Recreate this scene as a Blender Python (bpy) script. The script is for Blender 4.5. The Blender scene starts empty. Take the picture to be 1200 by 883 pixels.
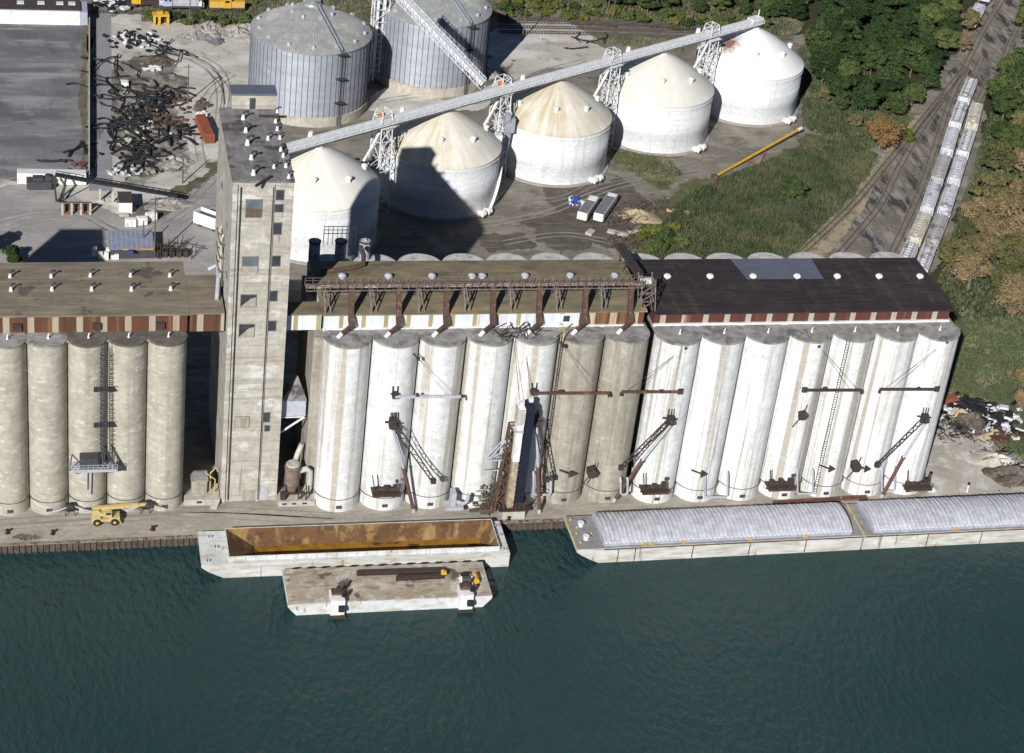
import bpy, math, random
from mathutils import Vector, Matrix
import numpy as np
R = random.Random(7)
C = bpy.context.scene.collection
pi = math.pi

# ------------------------------------------------------------------ camera (solved from the photograph)
PSI, DEP, ROLL, FOC = 0.26478, 0.54309, 0.12363, 2425.954
CAM = Vector((-53.307, -328.778, 244.62))
_f = Vector((math.sin(PSI)*math.cos(DEP), math.cos(PSI)*math.cos(DEP), -math.sin(DEP)))
_r0 = Vector((math.cos(PSI), -math.sin(PSI), 0)); _u0 = _r0.cross(_f)
_r = _r0*math.cos(ROLL)+_u0*math.sin(ROLL); _u = -_r0*math.sin(ROLL)+_u0*math.cos(ROLL)
def G(u, v, z=0.0, Y=None):
    """survey helper: place point of the photograph on the level z (or on the wall plane Y)"""
    d = _f + _r*((u-600)/FOC) - _u*((v-400)/FOC)
    t = (z-CAM.z)/d.z if Y is None else (Y-CAM.y)/d.y
    return CAM + d*t

# ------------------------------------------------------------------ mesh helpers
class MB:
    def __init__(s): s.v=[]; s.f=[]
    def add(s, vs, fs):
        o=len(s.v); s.v += [tuple(p) for p in vs]; s.f += [tuple(i+o for i in f) for f in fs]; return s
    def box(s, x0,x1,y0,y1,z0,z1):
        return s.add([(x0,y0,z0),(x1,y0,z0),(x1,y1,z0),(x0,y1,z0),(x0,y0,z1),(x1,y0,z1),(x1,y1,z1),(x0,y1,z1)],
            [(3,2,1,0),(4,5,6,7),(0,1,5,4),(1,2,6,5),(2,3,7,6),(3,0,4,7)])
    def bar(s, a, b, w, h=None):
        a=Vector(a); b=Vector(b); h=h or w; d=b-a
        if d.length<1e-6: return s
        d.normalize(); up=Vector((0,0,1)) if abs(d.z)<.95 else Vector((0,1,0))
        x=d.cross(up).normalized()*w/2; y=x.cross(d).normalized()*h/2
        vs=[a-x-y,a+x-y,a+x+y,a-x+y,b-x-y,b+x-y,b+x+y,b-x+y]
        return s.add(vs,[(3,2,1,0),(4,5,6,7),(0,1,5,4),(1,2,6,5),(2,3,7,6),(3,0,4,7)])
    def cyl(s, a, b, r0, r1=None, n=16, caps=True):
        a=Vector(a); b=Vector(b); r1=r0 if r1 is None else r1; d=(b-a).normalized()
        up=Vector((0,0,1)) if abs(d.z)<.95 else Vector((0,1,0))
        x=d.cross(up).normalized(); y=d.cross(x).normalized()
        vs=[]
        for i in range(n):
            t=2*pi*i/n; o=x*math.cos(t)+y*math.sin(t); vs.append(a+o*r0); vs.append(b+o*r1)
        fs=[(2*i,2*i+1,(2*i+3)%(2*n),(2*i+2)%(2*n)) for i in range(n)]
        if caps:
            fs.append(tuple(2*i for i in range(n))); fs.append(tuple(2*i+1 for i in reversed(range(n))))
        return s.add(vs,fs)
    def lathe(s, prof, c=(0,0,0), n=64, cap=True):
        vs=[];m=len(prof)
        for i in range(n):
            t=2*pi*i/n; cs,sn=math.cos(t),math.sin(t)
            for r,z in prof: vs.append((c[0]+r*cs,c[1]+r*sn,c[2]+z))
        fs=[]
        for i in range(n):
            j=(i+1)%n
            for k in range(m-1): fs.append((i*m+k,j*m+k,j*m+k+1,i*m+k+1))
        if cap and prof[-1][0]>1e-4: fs.append(tuple(i*m+m-1 for i in range(n)))
        return s.add(vs,fs)
    def tube(s, pts, r, n=8):
        pts=[Vector(p) for p in pts]
        vs=[];x=None
        for i,p in enumerate(pts):
            d=(pts[min(i+1,len(pts)-1)]-pts[max(i-1,0)]).normalized()
            if x is None:
                up=Vector((0,0,1)) if abs(d.z)<.95 else Vector((0,1,0)); x=d.cross(up).normalized()
            else: x=(x-d*x.dot(d)).normalized()
            y=d.cross(x)
            rr=r[i] if isinstance(r,(list,tuple)) else r
            for k in range(n):
                t=2*pi*k/n; vs.append(p+x*rr*math.cos(t)+y*rr*math.sin(t))
        fs=[(i*n+k,i*n+(k+1)%n,(i+1)*n+(k+1)%n,(i+1)*n+k) for i in range(len(pts)-1) for k in range(n)]
        fs+=[tuple(reversed(range(n))),tuple((len(pts)-1)*n+k for k in range(n))]
        return s.add(vs,fs)
    def prism(s, poly, z0, z1):
        n=len(poly)
        vs=[(p[0],p[1],z0) for p in poly]+[(p[0],p[1],z1) for p in poly]
        return s.add(vs,[tuple(reversed(range(n))),tuple(range(n,2*n))]+[(i,(i+1)%n,n+(i+1)%n,n+i) for i in range(n)])
    def extr(s, poly, d):     # polygon of 3-D points pushed along d
        n=len(poly); d=Vector(d); P=[Vector(p) for p in poly]
        return s.add(P+[p+d for p in P],[tuple(reversed(range(n))),tuple(range(n,2*n))]+[(i,(i+1)%n,n+(i+1)%n,n+i) for i in range(n)])
    def sheet(s, poly, z): return s.add([(p[0],p[1],z) for p in poly],[tuple(range(len(poly)))])
    def xf(s, M):
        s.v=[tuple(M@Vector(p)) for p in s.v]; return s

def obj(name, mb, mat, parent=None, smooth=False, world=True, label=None):
    me=bpy.data.meshes.new(name)
    v=mb.v
    if parent is not None and world:
        L=WL[parent.name]; v=[(p[0]-L[0],p[1]-L[1],p[2]-L[2]) for p in v]
    me.from_pydata(v,[],mb.f)
    me.materials.append(mat)
    import bmesh
    bm=bmesh.new(); bm.from_mesh(me); bmesh.ops.recalc_face_normals(bm,faces=bm.faces[:]); bm.to_mesh(me); bm.free()
    if smooth:
        me.polygons.foreach_set('use_smooth',[True]*len(me.polygons)); me.set_sharp_from_angle(angle=math.radians(38))
    o=bpy.data.objects.new(name,me); C.objects.link(o)
    if parent is not None:
        o.parent=parent; WL[o.name]=WL[parent.name]
    else: WL[o.name]=(0,0,0)
    if label: o['label']=label
    return o
WL={}
def thing(name, label, cat, loc=(0,0,0), rz=0.0, group=None):
    o=bpy.data.objects.new(name,None); C.objects.link(o); o.location=loc; o.rotation_euler=(0,0,rz)
    o.empty_display_size=.5
    WL[o.name]=tuple(loc)
    o['label']=label; o['category']=cat
    if group: o['group']=group
    return o
def tag(o,label,cat,group=None):
    o['label']=label; o['category']=cat
    if group: o['group']=group
    return o
def struct(name, mb, mat, smooth=False):
    o=obj(name,mb,mat,smooth=smooth); o['kind']='structure'; return o
def single(name, label, cat, mb, mat, loc=None, group=None, smooth=False):
    """a thing that is one mesh, vertices given in world coordinates, origin moved to its base"""
    if loc is None:
        xs=[p[0] for p in mb.v]; ys=[p[1] for p in mb.v]; zs=[p[2] for p in mb.v]
        loc=((min(xs)+max(xs))/2,(min(ys)+max(ys))/2,min(zs))
    mb.v=[(p[0]-loc[0],p[1]-loc[1],p[2]-loc[2]) for p in mb.v]
    o=obj(name,mb,mat,smooth=smooth); o.location=loc; WL[o.name]=tuple(loc)
    return tag(o,label,cat,group)
def dup(root, loc, rz=0.0, label=None, group=None, scale=None):
    r=root.copy(); C.objects.link(r); r.location=loc; r.rotation_euler=(0,0,rz); WL[r.name]=tuple(loc)
    if scale: r.scale=scale
    if label: r['label']=label
    if group: r['group']=group
    for ch in list(root.children):
        c=ch.copy(); C.objects.link(c); c.parent=r
        for g in list(ch.children):
            d=g.copy(); C.objects.link(d); d.parent=c
    return r

# ------------------------------------------------------------------ materials
def mat(name, col, col2=None, sc=.4, rough=.85, metal=0.0, layers=(), stripe=None, bump=0.0, bsc=3.0, vec=None, coords='world', spec=.3, rnd=0.0, fine=.22, fsc=1.1):
    m=bpy.data.materials.new(name); m.use_nodes=True; nt=m.node_tree; nd=nt.nodes; lk=nt.links
    b=nd['Principled BSDF']; b.inputs['Roughness'].default_value=rough; b.inputs['Metallic'].default_value=metal
    b.inputs['Specular IOR Level'].default_value=spec
    if coords=='world': pos=nd.new('ShaderNodeNewGeometry').outputs['Position']
    else: pos=nd.new('ShaderNodeTexCoord').outputs['Object']
    def noise(scale,vs=(1,1,1),det=5,rough_=.6,src=None):
        mp=nd.new('ShaderNodeVectorMath'); mp.operation='MULTIPLY'; lk.new(src or pos,mp.inputs[0]); mp.inputs[1].default_value=vs
        n=nd.new('ShaderNodeTexNoise'); n.inputs['Scale'].default_value=scale; n.inputs['Detail'].default_value=det; n.inputs['Roughness'].default_value=rough_
        lk.new(mp.outputs[0],n.inputs['Vector']); return n.outputs['Fac']
    def ramp(fac,lo,hi,amt=1.0):
        r=nd.new('ShaderNodeMapRange'); r.interpolation_type='SMOOTHSTEP'; lk.new(fac,r.inputs[0])
        r.inputs[1].default_value=lo; r.inputs[2].default_value=hi; r.inputs[3].default_value=0; r.inputs[4].default_value=amt
        return r.outputs[0]
    def mix(f,a,bc):
        x=nd.new('ShaderNodeMix'); x.data_type='RGBA'
        if hasattr(f,'is_linked') or not isinstance(f,float): lk.new(f,x.inputs[0])
        else: x.inputs[0].default_value=f
        if isinstance(a,tuple): x.inputs[6].default_value=(*a,1)
        else: lk.new(a,x.inputs[6])
        if isinstance(bc,tuple): x.inputs[7].default_value=(*bc,1)
        else: lk.new(bc,x.inputs[7])
        return x.outputs[2]
    c=col
    col2=col2 or tuple(k*.8 for k in col)
    c=mix(ramp(noise(sc,vec or (1,1,1)),.32,.68),col,col2)
    if stripe:
        ax,per,ph,wd,sc_=stripe
        sx=nd.new('ShaderNodeSeparateXYZ'); lk.new(pos,sx.inputs[0])
        a=nd.new('ShaderNodeMath'); a.operation='SUBTRACT'; lk.new(sx.outputs[ax],a.inputs[0]); a.inputs[1].default_value=ph-wd*per/2
        d=nd.new('ShaderNodeMath'); d.operation='DIVIDE'; lk.new(a.outputs[0],d.inputs[0]); d.inputs[1].default_value=per
        f=nd.new('ShaderNodeMath'); f.operation='FRACT'; lk.new(d.outputs[0],f.inputs[0])
        l=nd.new('ShaderNodeMath'); l.operation='LESS_THAN'; lk.new(f.outputs[0],l.inputs[0]); l.inputs[1].default_value=wd
        c=mix(l.outputs[0],c,sc_)
    for (lc,vs,s,lo,hi,amt) in layers:
        c=mix(ramp(noise(s,vs),lo-.07,hi-.10,min(1,amt*1.15)),c,lc)
    if fine:
        g=nd.new('ShaderNodeMapRange'); lk.new(noise(fsc,vec or (1,1,1),8,.75),g.inputs[0]); g.inputs[1].default_value=.30; g.inputs[2].default_value=.66; g.inputs[3].default_value=1-fine; g.inputs[4].default_value=1+fine*.45
        cc=nd.new('ShaderNodeVectorMath'); cc.operation='SCALE'; lk.new(c,cc.inputs[0]); lk.new(g.outputs[0],cc.inputs['Scale']); c=cc.outputs[0]
    if rnd:
        oi=nd.new('ShaderNodeObjectInfo'); hv=nd.new('ShaderNodeHueSaturation')
        mr=nd.new('ShaderNodeMapRange'); lk.new(oi.outputs['Random'],mr.inputs[0]); mr.inputs[3].default_value=1-rnd; mr.inputs[4].default_value=1+rnd
        mh=nd.new('ShaderNodeMapRange'); lk.new(oi.outputs['Random'],mh.inputs[0]); mh.inputs[3].default_value=.5+rnd*.06; mh.inputs[4].default_value=.5-rnd*.06
        lk.new(c,hv.inputs['Color']); lk.new(mr.outputs[0],hv.inputs['Value']); lk.new(mh.outputs[0],hv.inputs['Hue']); c=hv.outputs['Color']
    if isinstance(c,tuple): b.inputs['Base Color'].default_value=(*c,1)
    else: lk.new(c,b.inputs['Base Color'])
    if bump:
        bp=nd.new('ShaderNodeBump'); bp.inputs['Strength'].default_value=1; bp.inputs['Distance'].default_value=bump
        lk.new(noise(bsc,vec or (1,1,1),4),bp.inputs['Height']); lk.new(bp.outputs[0],b.inputs['Normal'])
    return m

SV=(1,1,.03); RUST=(.19,.075,.03); DIRT=(.30,.24,.16)
m_white_silo=mat('white_silo_paint',(.72,.72,.715),(.62,.62,.61),.35,layers=[((.40,.35,.27),(1,1,.02),.45,.57,.72,.75),((.55,.54,.51),(.08,.08,1),1.3,.56,.72,.35),((.36,.33,.28),(1,1,.04),1.1,.64,.80,.5),((.44,.40,.33),(1,1,1),.22,.60,.78,.35)],bump=.02,bsc=2)
m_white_silo2=mat('white_silo_paint_clean',(.74,.74,.735),(.65,.65,.64),.25,layers=[((.34,.30,.235),(1,1,.012),.55,.60,.72,.75),((.20,.17,.13),(1,1,.02),1.7,.66,.78,.6),((.42,.40,.36),(1,1,.02),1.1,.60,.74,.55),((.55,.54,.51),(.08,.08,1),1.3,.58,.74,.3),((.33,.31,.28),(1,1,.1),.9,.68,.82,.45),((.5,.46,.38),(1,1,1),.5,.62,.8,.3)],bump=.02,bsc=2)
m_tan_silo=mat('tan_silo_concrete',(.45,.415,.345),(.36,.33,.27),.3,layers=[((.58,.56,.50),(.5,.5,1.3),.95,.62,.75,.6),((.29,.25,.18),(.25,.25,1.5),.9,.60,.8,.38),((.26,.23,.17),(1,1,.03),.5,.60,.76,.4)],bump=.03,bsc=1.5)
m_tan_silo2=mat('weathered_silo_concrete',(.38,.35,.29),(.30,.275,.225),.3,layers=[((.22,.19,.15),(1,1,.05),.6,.55,.7,.55),((.54,.50,.42),(.3,.3,1.2),.8,.64,.8,.45)],bump=.03,bsc=1.5)
m_deck=mat('silo_top_concrete',(.36,.35,.335),(.22,.21,.195),.5,layers=[((.10,.09,.08),(1,1,1),.4,.60,.72,.6),((.40,.37,.30),(1,1,1),.8,.62,.8,.5)])
m_deck_dark=mat('dark_silo_top',(.10,.09,.08),(.16,.14,.12),.5,layers=[((.25,.22,.18),(1,1,1),.9,.64,.8,.5)])
m_tower=mat('tower_concrete',(.46,.43,.375),(.385,.355,.305),.25,layers=[((.60,.585,.545),(.55,.55,.8),.36,.60,.74,.7),((.29,.26,.21),(.6,.6,1),.8,.60,.76,.5),((.27,.235,.18),(.03,.03,1),1.5,.60,.72,.5),((.24,.15,.08),(1,1,.06),1.1,.70,.80,.55),((.36,.31,.23),(1,1,.03),.5,.60,.78,.35)],bump=.03,bsc=1.5)
m_tower_roof=mat('tower_roof_felt',(.25,.235,.235),(.145,.132,.132),.3,layers=[((.06,.055,.055),(.5,1,1),.3,.60,.72,.75),((.42,.40,.38),(1,.25,1),.9,.62,.8,.4)])
m_roofA=mat('gravel_roof',(.225,.19,.14),(.16,.135,.10),.35,vec=(.35,1,1),layers=[((.30,.26,.20),(.15,1,1),.9,.58,.75,.5),((.06,.055,.055),(1,1,1),.13,.66,.72,.6)])
m_roofB=mat('tan_roof_felt',(.235,.19,.12),(.17,.14,.09),.3,vec=(.5,1,1),layers=[((.11,.095,.07),(.4,1,1),.35,.58,.74,.6),((.33,.26,.14),(.3,1,1),.25,.6,.8,.6)])
m_roofC=mat('dark_brown_roof',(.040,.030,.030),(.055,.042,.040),.25,rough=.6,layers=[((.085,.06,.05),(1,.06,1),.6,.60,.78,.6),((.025,.02,.02),(.1,1,1),1.1,.55,.7,.5)])
m_skypanel=mat('blue_grey_roof_sheet',(.13,.14,.18),(.115,.125,.16),.3,rough=.5)
m_wallA=mat('rust_panel_wall',(.125,.05,.028),(.085,.04,.028),.35,vec=(1,1,.1),stripe=(0,4.43,-54.2,.27,(.36,.32,.22)),layers=[((.22,.11,.04),(1,1,.05),.5,.60,.74,.6)])
m_wallB=mat('white_panel_wall',(.66,.69,.74),(.58,.61,.66),.4,vec=(1,1,.1),stripe=(0,4.35,20.9,.2,(.34,.285,.14)),layers=[((.40,.30,.16),(1,1,.08),.9,.68,.8,.5)])
m_wallB2=mat('rusty_panel_wall',(.14,.06,.03),(.10,.045,.035),.4,vec=(1,1,.1),stripe=(0,4.4,53.0,.32,(.42,.36,.25)),layers=[((.28,.15,.05),(1,1,.05),.5,.56,.7,.6)])
m_wallC=mat('maroon_panel_wall',(.105,.035,.032),(.085,.032,.030),.4,vec=(1,1,.1),stripe=(0,4.45,67.6,.26,(.38,.34,.26)),layers=[((.20,.09,.035),(1,1,.05),.4,.62,.74,.6)])
m_white=mat('white_paint',(.78,.78,.76),(.70,.70,.68),.6,rough=.6,layers=[((.36,.27,.17),(1,1,.2),1.3,.66,.8,.5)])
m_whitesteel=mat('white_steel',(.72,.72,.72),(.62,.62,.62),.8,rough=.55,layers=[((.3,.2,.12),(1,1,1),1.5,.7,.82,.4)])
m_tank=mat('tank_white_paint',(.735,.74,.75),(.68,.685,.70),.15,rough=.55,layers=[((.58,.555,.50),(1,1,.04),.6,.60,.76,.6),((.60,.60,.59),(.04,.04,1),.9,.54,.70,.5),((.52,.50,.46),(1,1,1),.45,.66,.8,.4)],bump=.03,bsc=.6)
m_grey=mat('galvanised_steel',(.40,.42,.46),(.32,.34,.38),.5,rough=.45,metal=.25,layers=[((.5,.51,.54),(1,1,.4),1.2,.62,.78,.4)])
m_conv=mat('pale_galvanised',(.68,.69,.72),(.58,.59,.62),1.2,rough=.55)
m_rust=mat('rusted_steel',(.105,.06,.042),(.065,.045,.038),1.2,rough=.85,layers=[((.24,.11,.05),(1,1,1),1.1,.62,.76,.6)])
m_dkrust=mat('dark_rusted_steel',(.06,.042,.035),(.04,.032,.03),1.2,rough=.85,layers=[((.16,.075,.04),(1,1,1),1.3,.64,.78,.5)])
m_redrust=mat('red_brown_steel',(.15,.07,.05),(.10,.055,.045),.9,rough=.8)
m_pinkrust=mat('faded_red_steel',(.26,.165,.135),(.14,.085,.07),1.3,rough=.85,layers=[((.5,.46,.42),(1,1,1),1.6,.6,.72,.6)])
m_dsteel=mat('dark_grey_steel',(.065,.065,.07),(.05,.05,.055),1,rough=.6)
m_black=mat('black_rubber',(.012,.012,.014),(.03,.03,.032),1.1,rough=.7)
m_glass=mat('dark_window_glass',(.035,.04,.045),(.055,.06,.07),.8,rough=.15,spec=.5)
m_bglass=mat('blue_window_glass',(.15,.175,.21),(.10,.115,.13),.5,rough=.2,spec=.5)
m_frame=mat('grey_window_frame',(.2,.18,.15),None,1)
m_bluetank=mat('worn_blue_tank',(.25,.33,.46),(.40,.42,.44),.8,rough=.6,layers=[((.20,.11,.05),(1,1,.6),.9,.62,.74,.8)])
m_orange=mat('orange_container_paint',(.29,.095,.042),(.24,.075,.035),.6,rough=.7,layers=[((.14,.06,.035),(1,1,.3),1.2,.64,.78,.6)])
m_yellow=mat('yellow_paint',(.66,.40,.035),(.56,.33,.03),.8,rough=.5)
m_paleyel=mat('faded_yellow_paint',(.56,.43,.19),(.46,.35,.16),1,rough=.55)
m_blue=mat('royal_blue_paint',(.035,.055,.30),(.03,.04,.2),1,rough=.5)
m_tire=mat('tyre_rubber',(.02,.02,.02),None,2)
m_lgrey=mat('light_grey_paint',(.45,.46,.5),(.38,.39,.42),.8,rough=.6)
m_wood=mat('weathered_wood',(.15,.11,.08),(.10,.075,.055),1)
m_timber=mat('bark',(.10,.075,.055),(.16,.125,.095),1.5)
m_barge=mat('barge_pale_paint',(.62,.63,.62),(.54,.55,.54),.4,rough=.7,layers=[((.42,.36,.26),(.3,1,1),.7,.58,.74,.6),((.28,.15,.07),(1,1,.4),.9,.70,.80,.7)])
m_bargeside=mat('barge_hull_paint',(.55,.54,.49),(.44,.425,.38),.3,rough=.8,vec=(.3,1,1),layers=[((.62,.62,.6),(.2,1,1),.5,.55,.7,.5),((.25,.14,.07),(1,1,.15),.5,.68,.78,.7),((.33,.28,.19),(.15,1,1),1.2,.58,.72,.5)])
m_hopper=mat('rust_hopper_plate',(.165,.085,.04),(.115,.06,.03),.22,rough=.9,layers=[((.32,.20,.075),(1,.6,.6),.25,.56,.72,.75),((.08,.045,.025),(.6,1,1),.35,.62,.74,.6),((.36,.28,.17),(1,1,.3),.35,.66,.8,.6)])
m_grain=mat('yellow_grain_residue',(.32,.17,.02),(.22,.10,.015),.4,layers=[((.07,.035,.012),(.5,1,1),.5,.62,.7,.9)])
m_deckbarge=mat('work_barge_deck',(.42,.36,.28),(.33,.275,.205),.3,rough=.9,layers=[((.09,.075,.065),(1,1,1),.16,.64,.72,.8),((.56,.52,.46),(1,1,1),.35,.58,.7,.6),((.36,.22,.05),(1,1,1),.45,.66,.76,.6),((.16,.11,.08),(.25,1,1),1.0,.60,.75,.5)])
m_cover=mat('ribbed_cover_metal',(.53,.535,.57),(.41,.415,.45),.5,rough=.5,metal=.1,layers=[((.34,.34,.37),(1,.15,1),1.6,.60,.8,.5),((.62,.62,.65),(1,.3,1),.6,.6,.75,.4)])
m_bcoam=mat('lavender_grey_paint',(.38,.39,.47),(.33,.34,.41),.6,rough=.6)
m_dgrey=mat('grey_deck_paint',(.27,.27,.27),(.20,.20,.20),.6,layers=[((.3,.2,.08),(1,1,1),1.0,.68,.78,.5)])
m_ltcon=mat('pale_concrete',(.50,.47,.41),(.40,.375,.325),.6,layers=[((.3,.27,.22),(1,1,1),.9,.6,.75,.5)])
m_blueroof=mat('blue_grey_metal_roof',(.26,.28,.36),(.21,.23,.30),.5,rough=.5,stripe=(0,1.15,0,.12,(.36,.37,.43)))
m_brownroof=mat('brown_roof',(.075,.058,.05),(.055,.045,.04),.5)
m_sand=mat('tan_sand',(.42,.34,.22),(.34,.27,.17),.6)
m_rubble=mat('broken_concrete',(.40,.37,.33),(.22,.20,.18),.7,layers=[((.09,.085,.085),(1,1,1),.9,.60,.72,.7)],bump=.2,bsc=1.5)
m_brush=mat('brown_brushwood',(.13,.10,.075),(.075,.055,.04),1.2)
m_plastic=mat('white_plastic_sheet',(.68,.69,.72),None,1)
m_tarp=mat('blue_tarpaulin',(.05,.08,.36),(.04,.06,.28),1)

# roofs of the white tanks: radial tan grain stains, heavier on one side
def tank_roof_mat(name, base, stain, amt, side, splash=None):
    m=bpy.data.materials.new(name); m.use_nodes=True; nt=m.node_tree; nd=nt.nodes; lk=nt.links
    b=nd['Principled BSDF']; b.inputs['Roughness'].default_value=.7
    tc=nd.new('ShaderNodeTexCoord').outputs['Object']
    fl=nd.new('ShaderNodeVectorMath'); fl.operation='MULTIPLY'; lk.new(tc,fl.inputs[0]); fl.inputs[1].default_value=(1,1,0)
    nm=nd.new('ShaderNodeVectorMath'); nm.operation='NORMALIZE'; lk.new(fl.outputs[0],nm.inputs[0])
    ad=nd.new('ShaderNodeVectorMath'); ad.operation='MULTIPLY_ADD'; lk.new(fl.outputs[0],ad.inputs[0]); ad.inputs[1].default_value=(.012,.012,0); lk.new(nm.outputs[0],ad.inputs[2])
    n=nd.new('ShaderNodeTexNoise'); n.inputs['Scale'].default_value=6; n.inputs['Detail'].default_value=6; n.inputs['Roughness'].default_value=.65; lk.new(ad.outputs[0],n.inputs['Vector'])
    n2=nd.new('ShaderNodeTexNoise'); n2.inputs['Scale'].default_value=.25; n2.inputs['Detail'].default_value=5; lk.new(tc,n2.inputs['Vector'])
    dt=nd.new('ShaderNodeVectorMath'); dt.operation='DOT_PRODUCT'; lk.new(nm.outputs[0],dt.inputs[0]); dt.inputs[1].default_value=(side[0],side[1],0)
    a=nd.new('ShaderNodeMath'); a.operation='MULTIPLY_ADD'; lk.new(dt.outputs['Value'],a.inputs[0]); a.inputs[1].default_value=.16; lk.new(n.outputs[0],a.inputs[2])
    a2=nd.new('ShaderNodeMath'); a2.operation='MULTIPLY_ADD'; lk.new(n2.outputs[0],a2.inputs[0]); a2.inputs[1].default_value=.5; lk.new(a.outputs[0],a2.inputs[2])
    r=nd.new('ShaderNodeMapRange'); lk.new(a2.outputs[0],r.inputs[0]); r.inputs[1].default_value=.58; r.inputs[2].default_value=.98; r.inputs[4].default_value=amt
    x=nd.new('ShaderNodeMix'); x.data_type='RGBA'; lk.new(r.outputs[0],x.inputs[0]); x.inputs[6].default_value=(*base,1); x.inputs[7].default_value=(*stain,1)
    if splash:
        ds=nd.new('ShaderNodeVectorMath'); ds.operation='DISTANCE'; lk.new(fl.outputs[0],ds.inputs[0]); ds.inputs[1].default_value=(*splash,0)
        n3=nd.new('ShaderNodeTexNoise'); n3.inputs['Scale'].default_value=.8; n3.inputs['Detail'].default_value=6; lk.new(tc,n3.inputs['Vector'])
        s=nd.new('ShaderNodeMath'); s.operation='MULTIPLY_ADD'; lk.new(n3.outputs[0],s.inputs[0]); s.inputs[1].default_value=5.0; lk.new(ds.outputs['Value'],s.inputs[2])
        rr=nd.new('ShaderNodeMapRange'); lk.new(s.outputs[0],rr.inputs[0]); rr.inputs[1].default_value=6.6; rr.inputs[2].default_value=3.6; rr.inputs[3].default_value=0; rr.inputs[4].default_value=.95
        y=nd.new('ShaderNodeMix'); y.data_type='RGBA'; lk.new(rr.outputs[0],y.inputs[0]); lk.new(x.outputs[2],y.inputs[6]); y.inputs[7].default_value=(.17,.075,.03,1); x=y
    lk.new(x.outputs[2],b.inputs['Base Color']); return m

# ------------------------------------------------------------------ world, sun, camera
SUN_AZ, SUN_EL = math.radians(30), math.radians(29.3)     # shadows run 30 deg right of +Y
scn=bpy.context.scene
w=bpy.data.worlds.new('World'); scn.world=w; w.use_nodes=True
bg=w.node_tree.nodes['Background']; sky=w.node_tree.nodes.new('ShaderNodeTexSky'); sky.sky_type='NISHITA'; sky.sun_disc=False
sky.sun_elevation=SUN_EL; sky.air_density=.8; sky.dust_density=.2; sky.altitude=3500; sky.sun_rotation=SUN_AZ+pi; w.node_tree.links.new(sky.outputs[0],bg.inputs[0]); bg.inputs[1].default_value=.05
sd=bpy.data.lights.new('sun','SUN'); sd.energy=4.9; sd.angle=math.radians(.5); sd.color=(1,.985,.96)
so=bpy.data.objects.new('sun',sd); C.objects.link(so)
ldir=Vector((math.sin(SUN_AZ)*math.cos(SUN_EL),math.cos(SUN_AZ)*math.cos(SUN_EL),-math.sin(SUN_EL)))
so.rotation_euler=ldir.to_track_quat('-Z','Y').to_euler(); so.location=(-150,-300,200)
cd=bpy.data.cameras.new('camera'); co=bpy.data.objects.new('camera',cd); C.objects.link(co)
mw=Matrix((( _r.x,_u.x,-_f.x,CAM.x),(_r.y,_u.y,-_f.y,CAM.y),(_r.z,_u.z,-_f.z,CAM.z),(0,0,0,1))); co.matrix_world=mw
cd.sensor_fit='HORIZONTAL'; cd.sensor_width=36; cd.lens=36*FOC/1200; cd.shift_y=-41.5/1200; cd.clip_start=1; cd.clip_end=5000
scn.camera=co
scn.view_settings.view_transform='Standard'; scn.view_settings.look='None'; scn.view_settings.exposure=.24; scn.view_settings.gamma=1
scn.cycles.max_bounces=6; scn.cycles.diffuse_bounces=2
m_catwalk=mat('dull_catwalk_steel',(.20,.19,.18),(.13,.11,.095),.9,layers=[((.30,.16,.09),(1,1,1),1.2,.62,.76,.6)])

# ------------------------------------------------------------------ ground, quay, water
def dock(x): return -6.45+.015*x
m_ground=mat('yard_dirt',(.235,.21,.17),(.165,.145,.115),.05,layers=[((.31,.28,.235),(1,1,1),.13,.56,.74,.6),((.10,.088,.072),(.6,1,1),.21,.58,.74,.6),((.35,.325,.285),(.25,1,1),.5,.60,.78,.4)],bump=.06,bsc=.7)
m_pale=mat('pale_yard_gravel',(0.540,0.503,0.450),(0.427,0.398,0.352),.06,layers=[((0.675,0.645,0.600),(.5,1,1),.10,.56,.72,.6),((0.285,0.255,0.225),(1,1,1),.24,.62,.76,.55),((0.390,0.300,0.195),(1,1,1),.09,.64,.76,.35)],bump=.08,bsc=.6)
m_mid=mat('grey_road_dirt',(0.358,0.338,0.317),(0.284,0.267,0.250),.07,layers=[((0.446,0.425,0.405),(.3,1,1),.3,.58,.74,.5),((0.189,0.176,0.162),(.3,1,1),.17,.62,.76,.5)])
m_asph=mat('worn_asphalt',(0.115,0.113,0.122),(0.186,0.182,0.190),.045,layers=[((0.324,0.312,0.306),(.25,1,1),.10,.56,.74,.65),((0.084,0.084,0.094),(1,.4,1),.07,.58,.72,.5),((0.396,0.384,0.372),(.1,1.2,1),.3,.66,.8,.4)])
m_roadg=mat('concrete_road',(0.294,0.285,0.285),(0.250,0.244,0.244),.15,layers=[((0.188,0.181,0.181),(1,.2,1),.3,.62,.76,.4)])
m_quay=mat('quay_concrete',(0.390,0.351,0.293),(0.312,0.280,0.234),.12,layers=[((0.227,0.208,0.176),(.4,1,1),.22,.58,.74,.55),((0.481,0.448,0.390),(.2,1,1),.5,.60,.76,.5),((0.156,0.143,0.117),(.6,1,1),.6,.68,.8,.5)],bump=.03,bsc=1)
m_pad=mat('pale_quay_yard',(0.520,0.474,0.403),(0.403,0.364,0.305),.09,layers=[((0.650,0.617,0.559),(1,1,1),.2,.56,.72,.6),((0.325,0.286,0.234),(1,1,1),.15,.60,.74,.5),((0.546,0.429,0.234),(1,1,1),.3,.72,.8,.5)],bump=.05,bsc=.8)
m_ballast=mat('rail_ballast',(.225,.195,.162),(.16,.138,.115),.12,layers=[((.045,.042,.04),(1,.32,1),.2,.55,.68,.8),((.33,.31,.285),(1,.25,1),.35,.56,.72,.6)],bump=.08,bsc=1)
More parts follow.
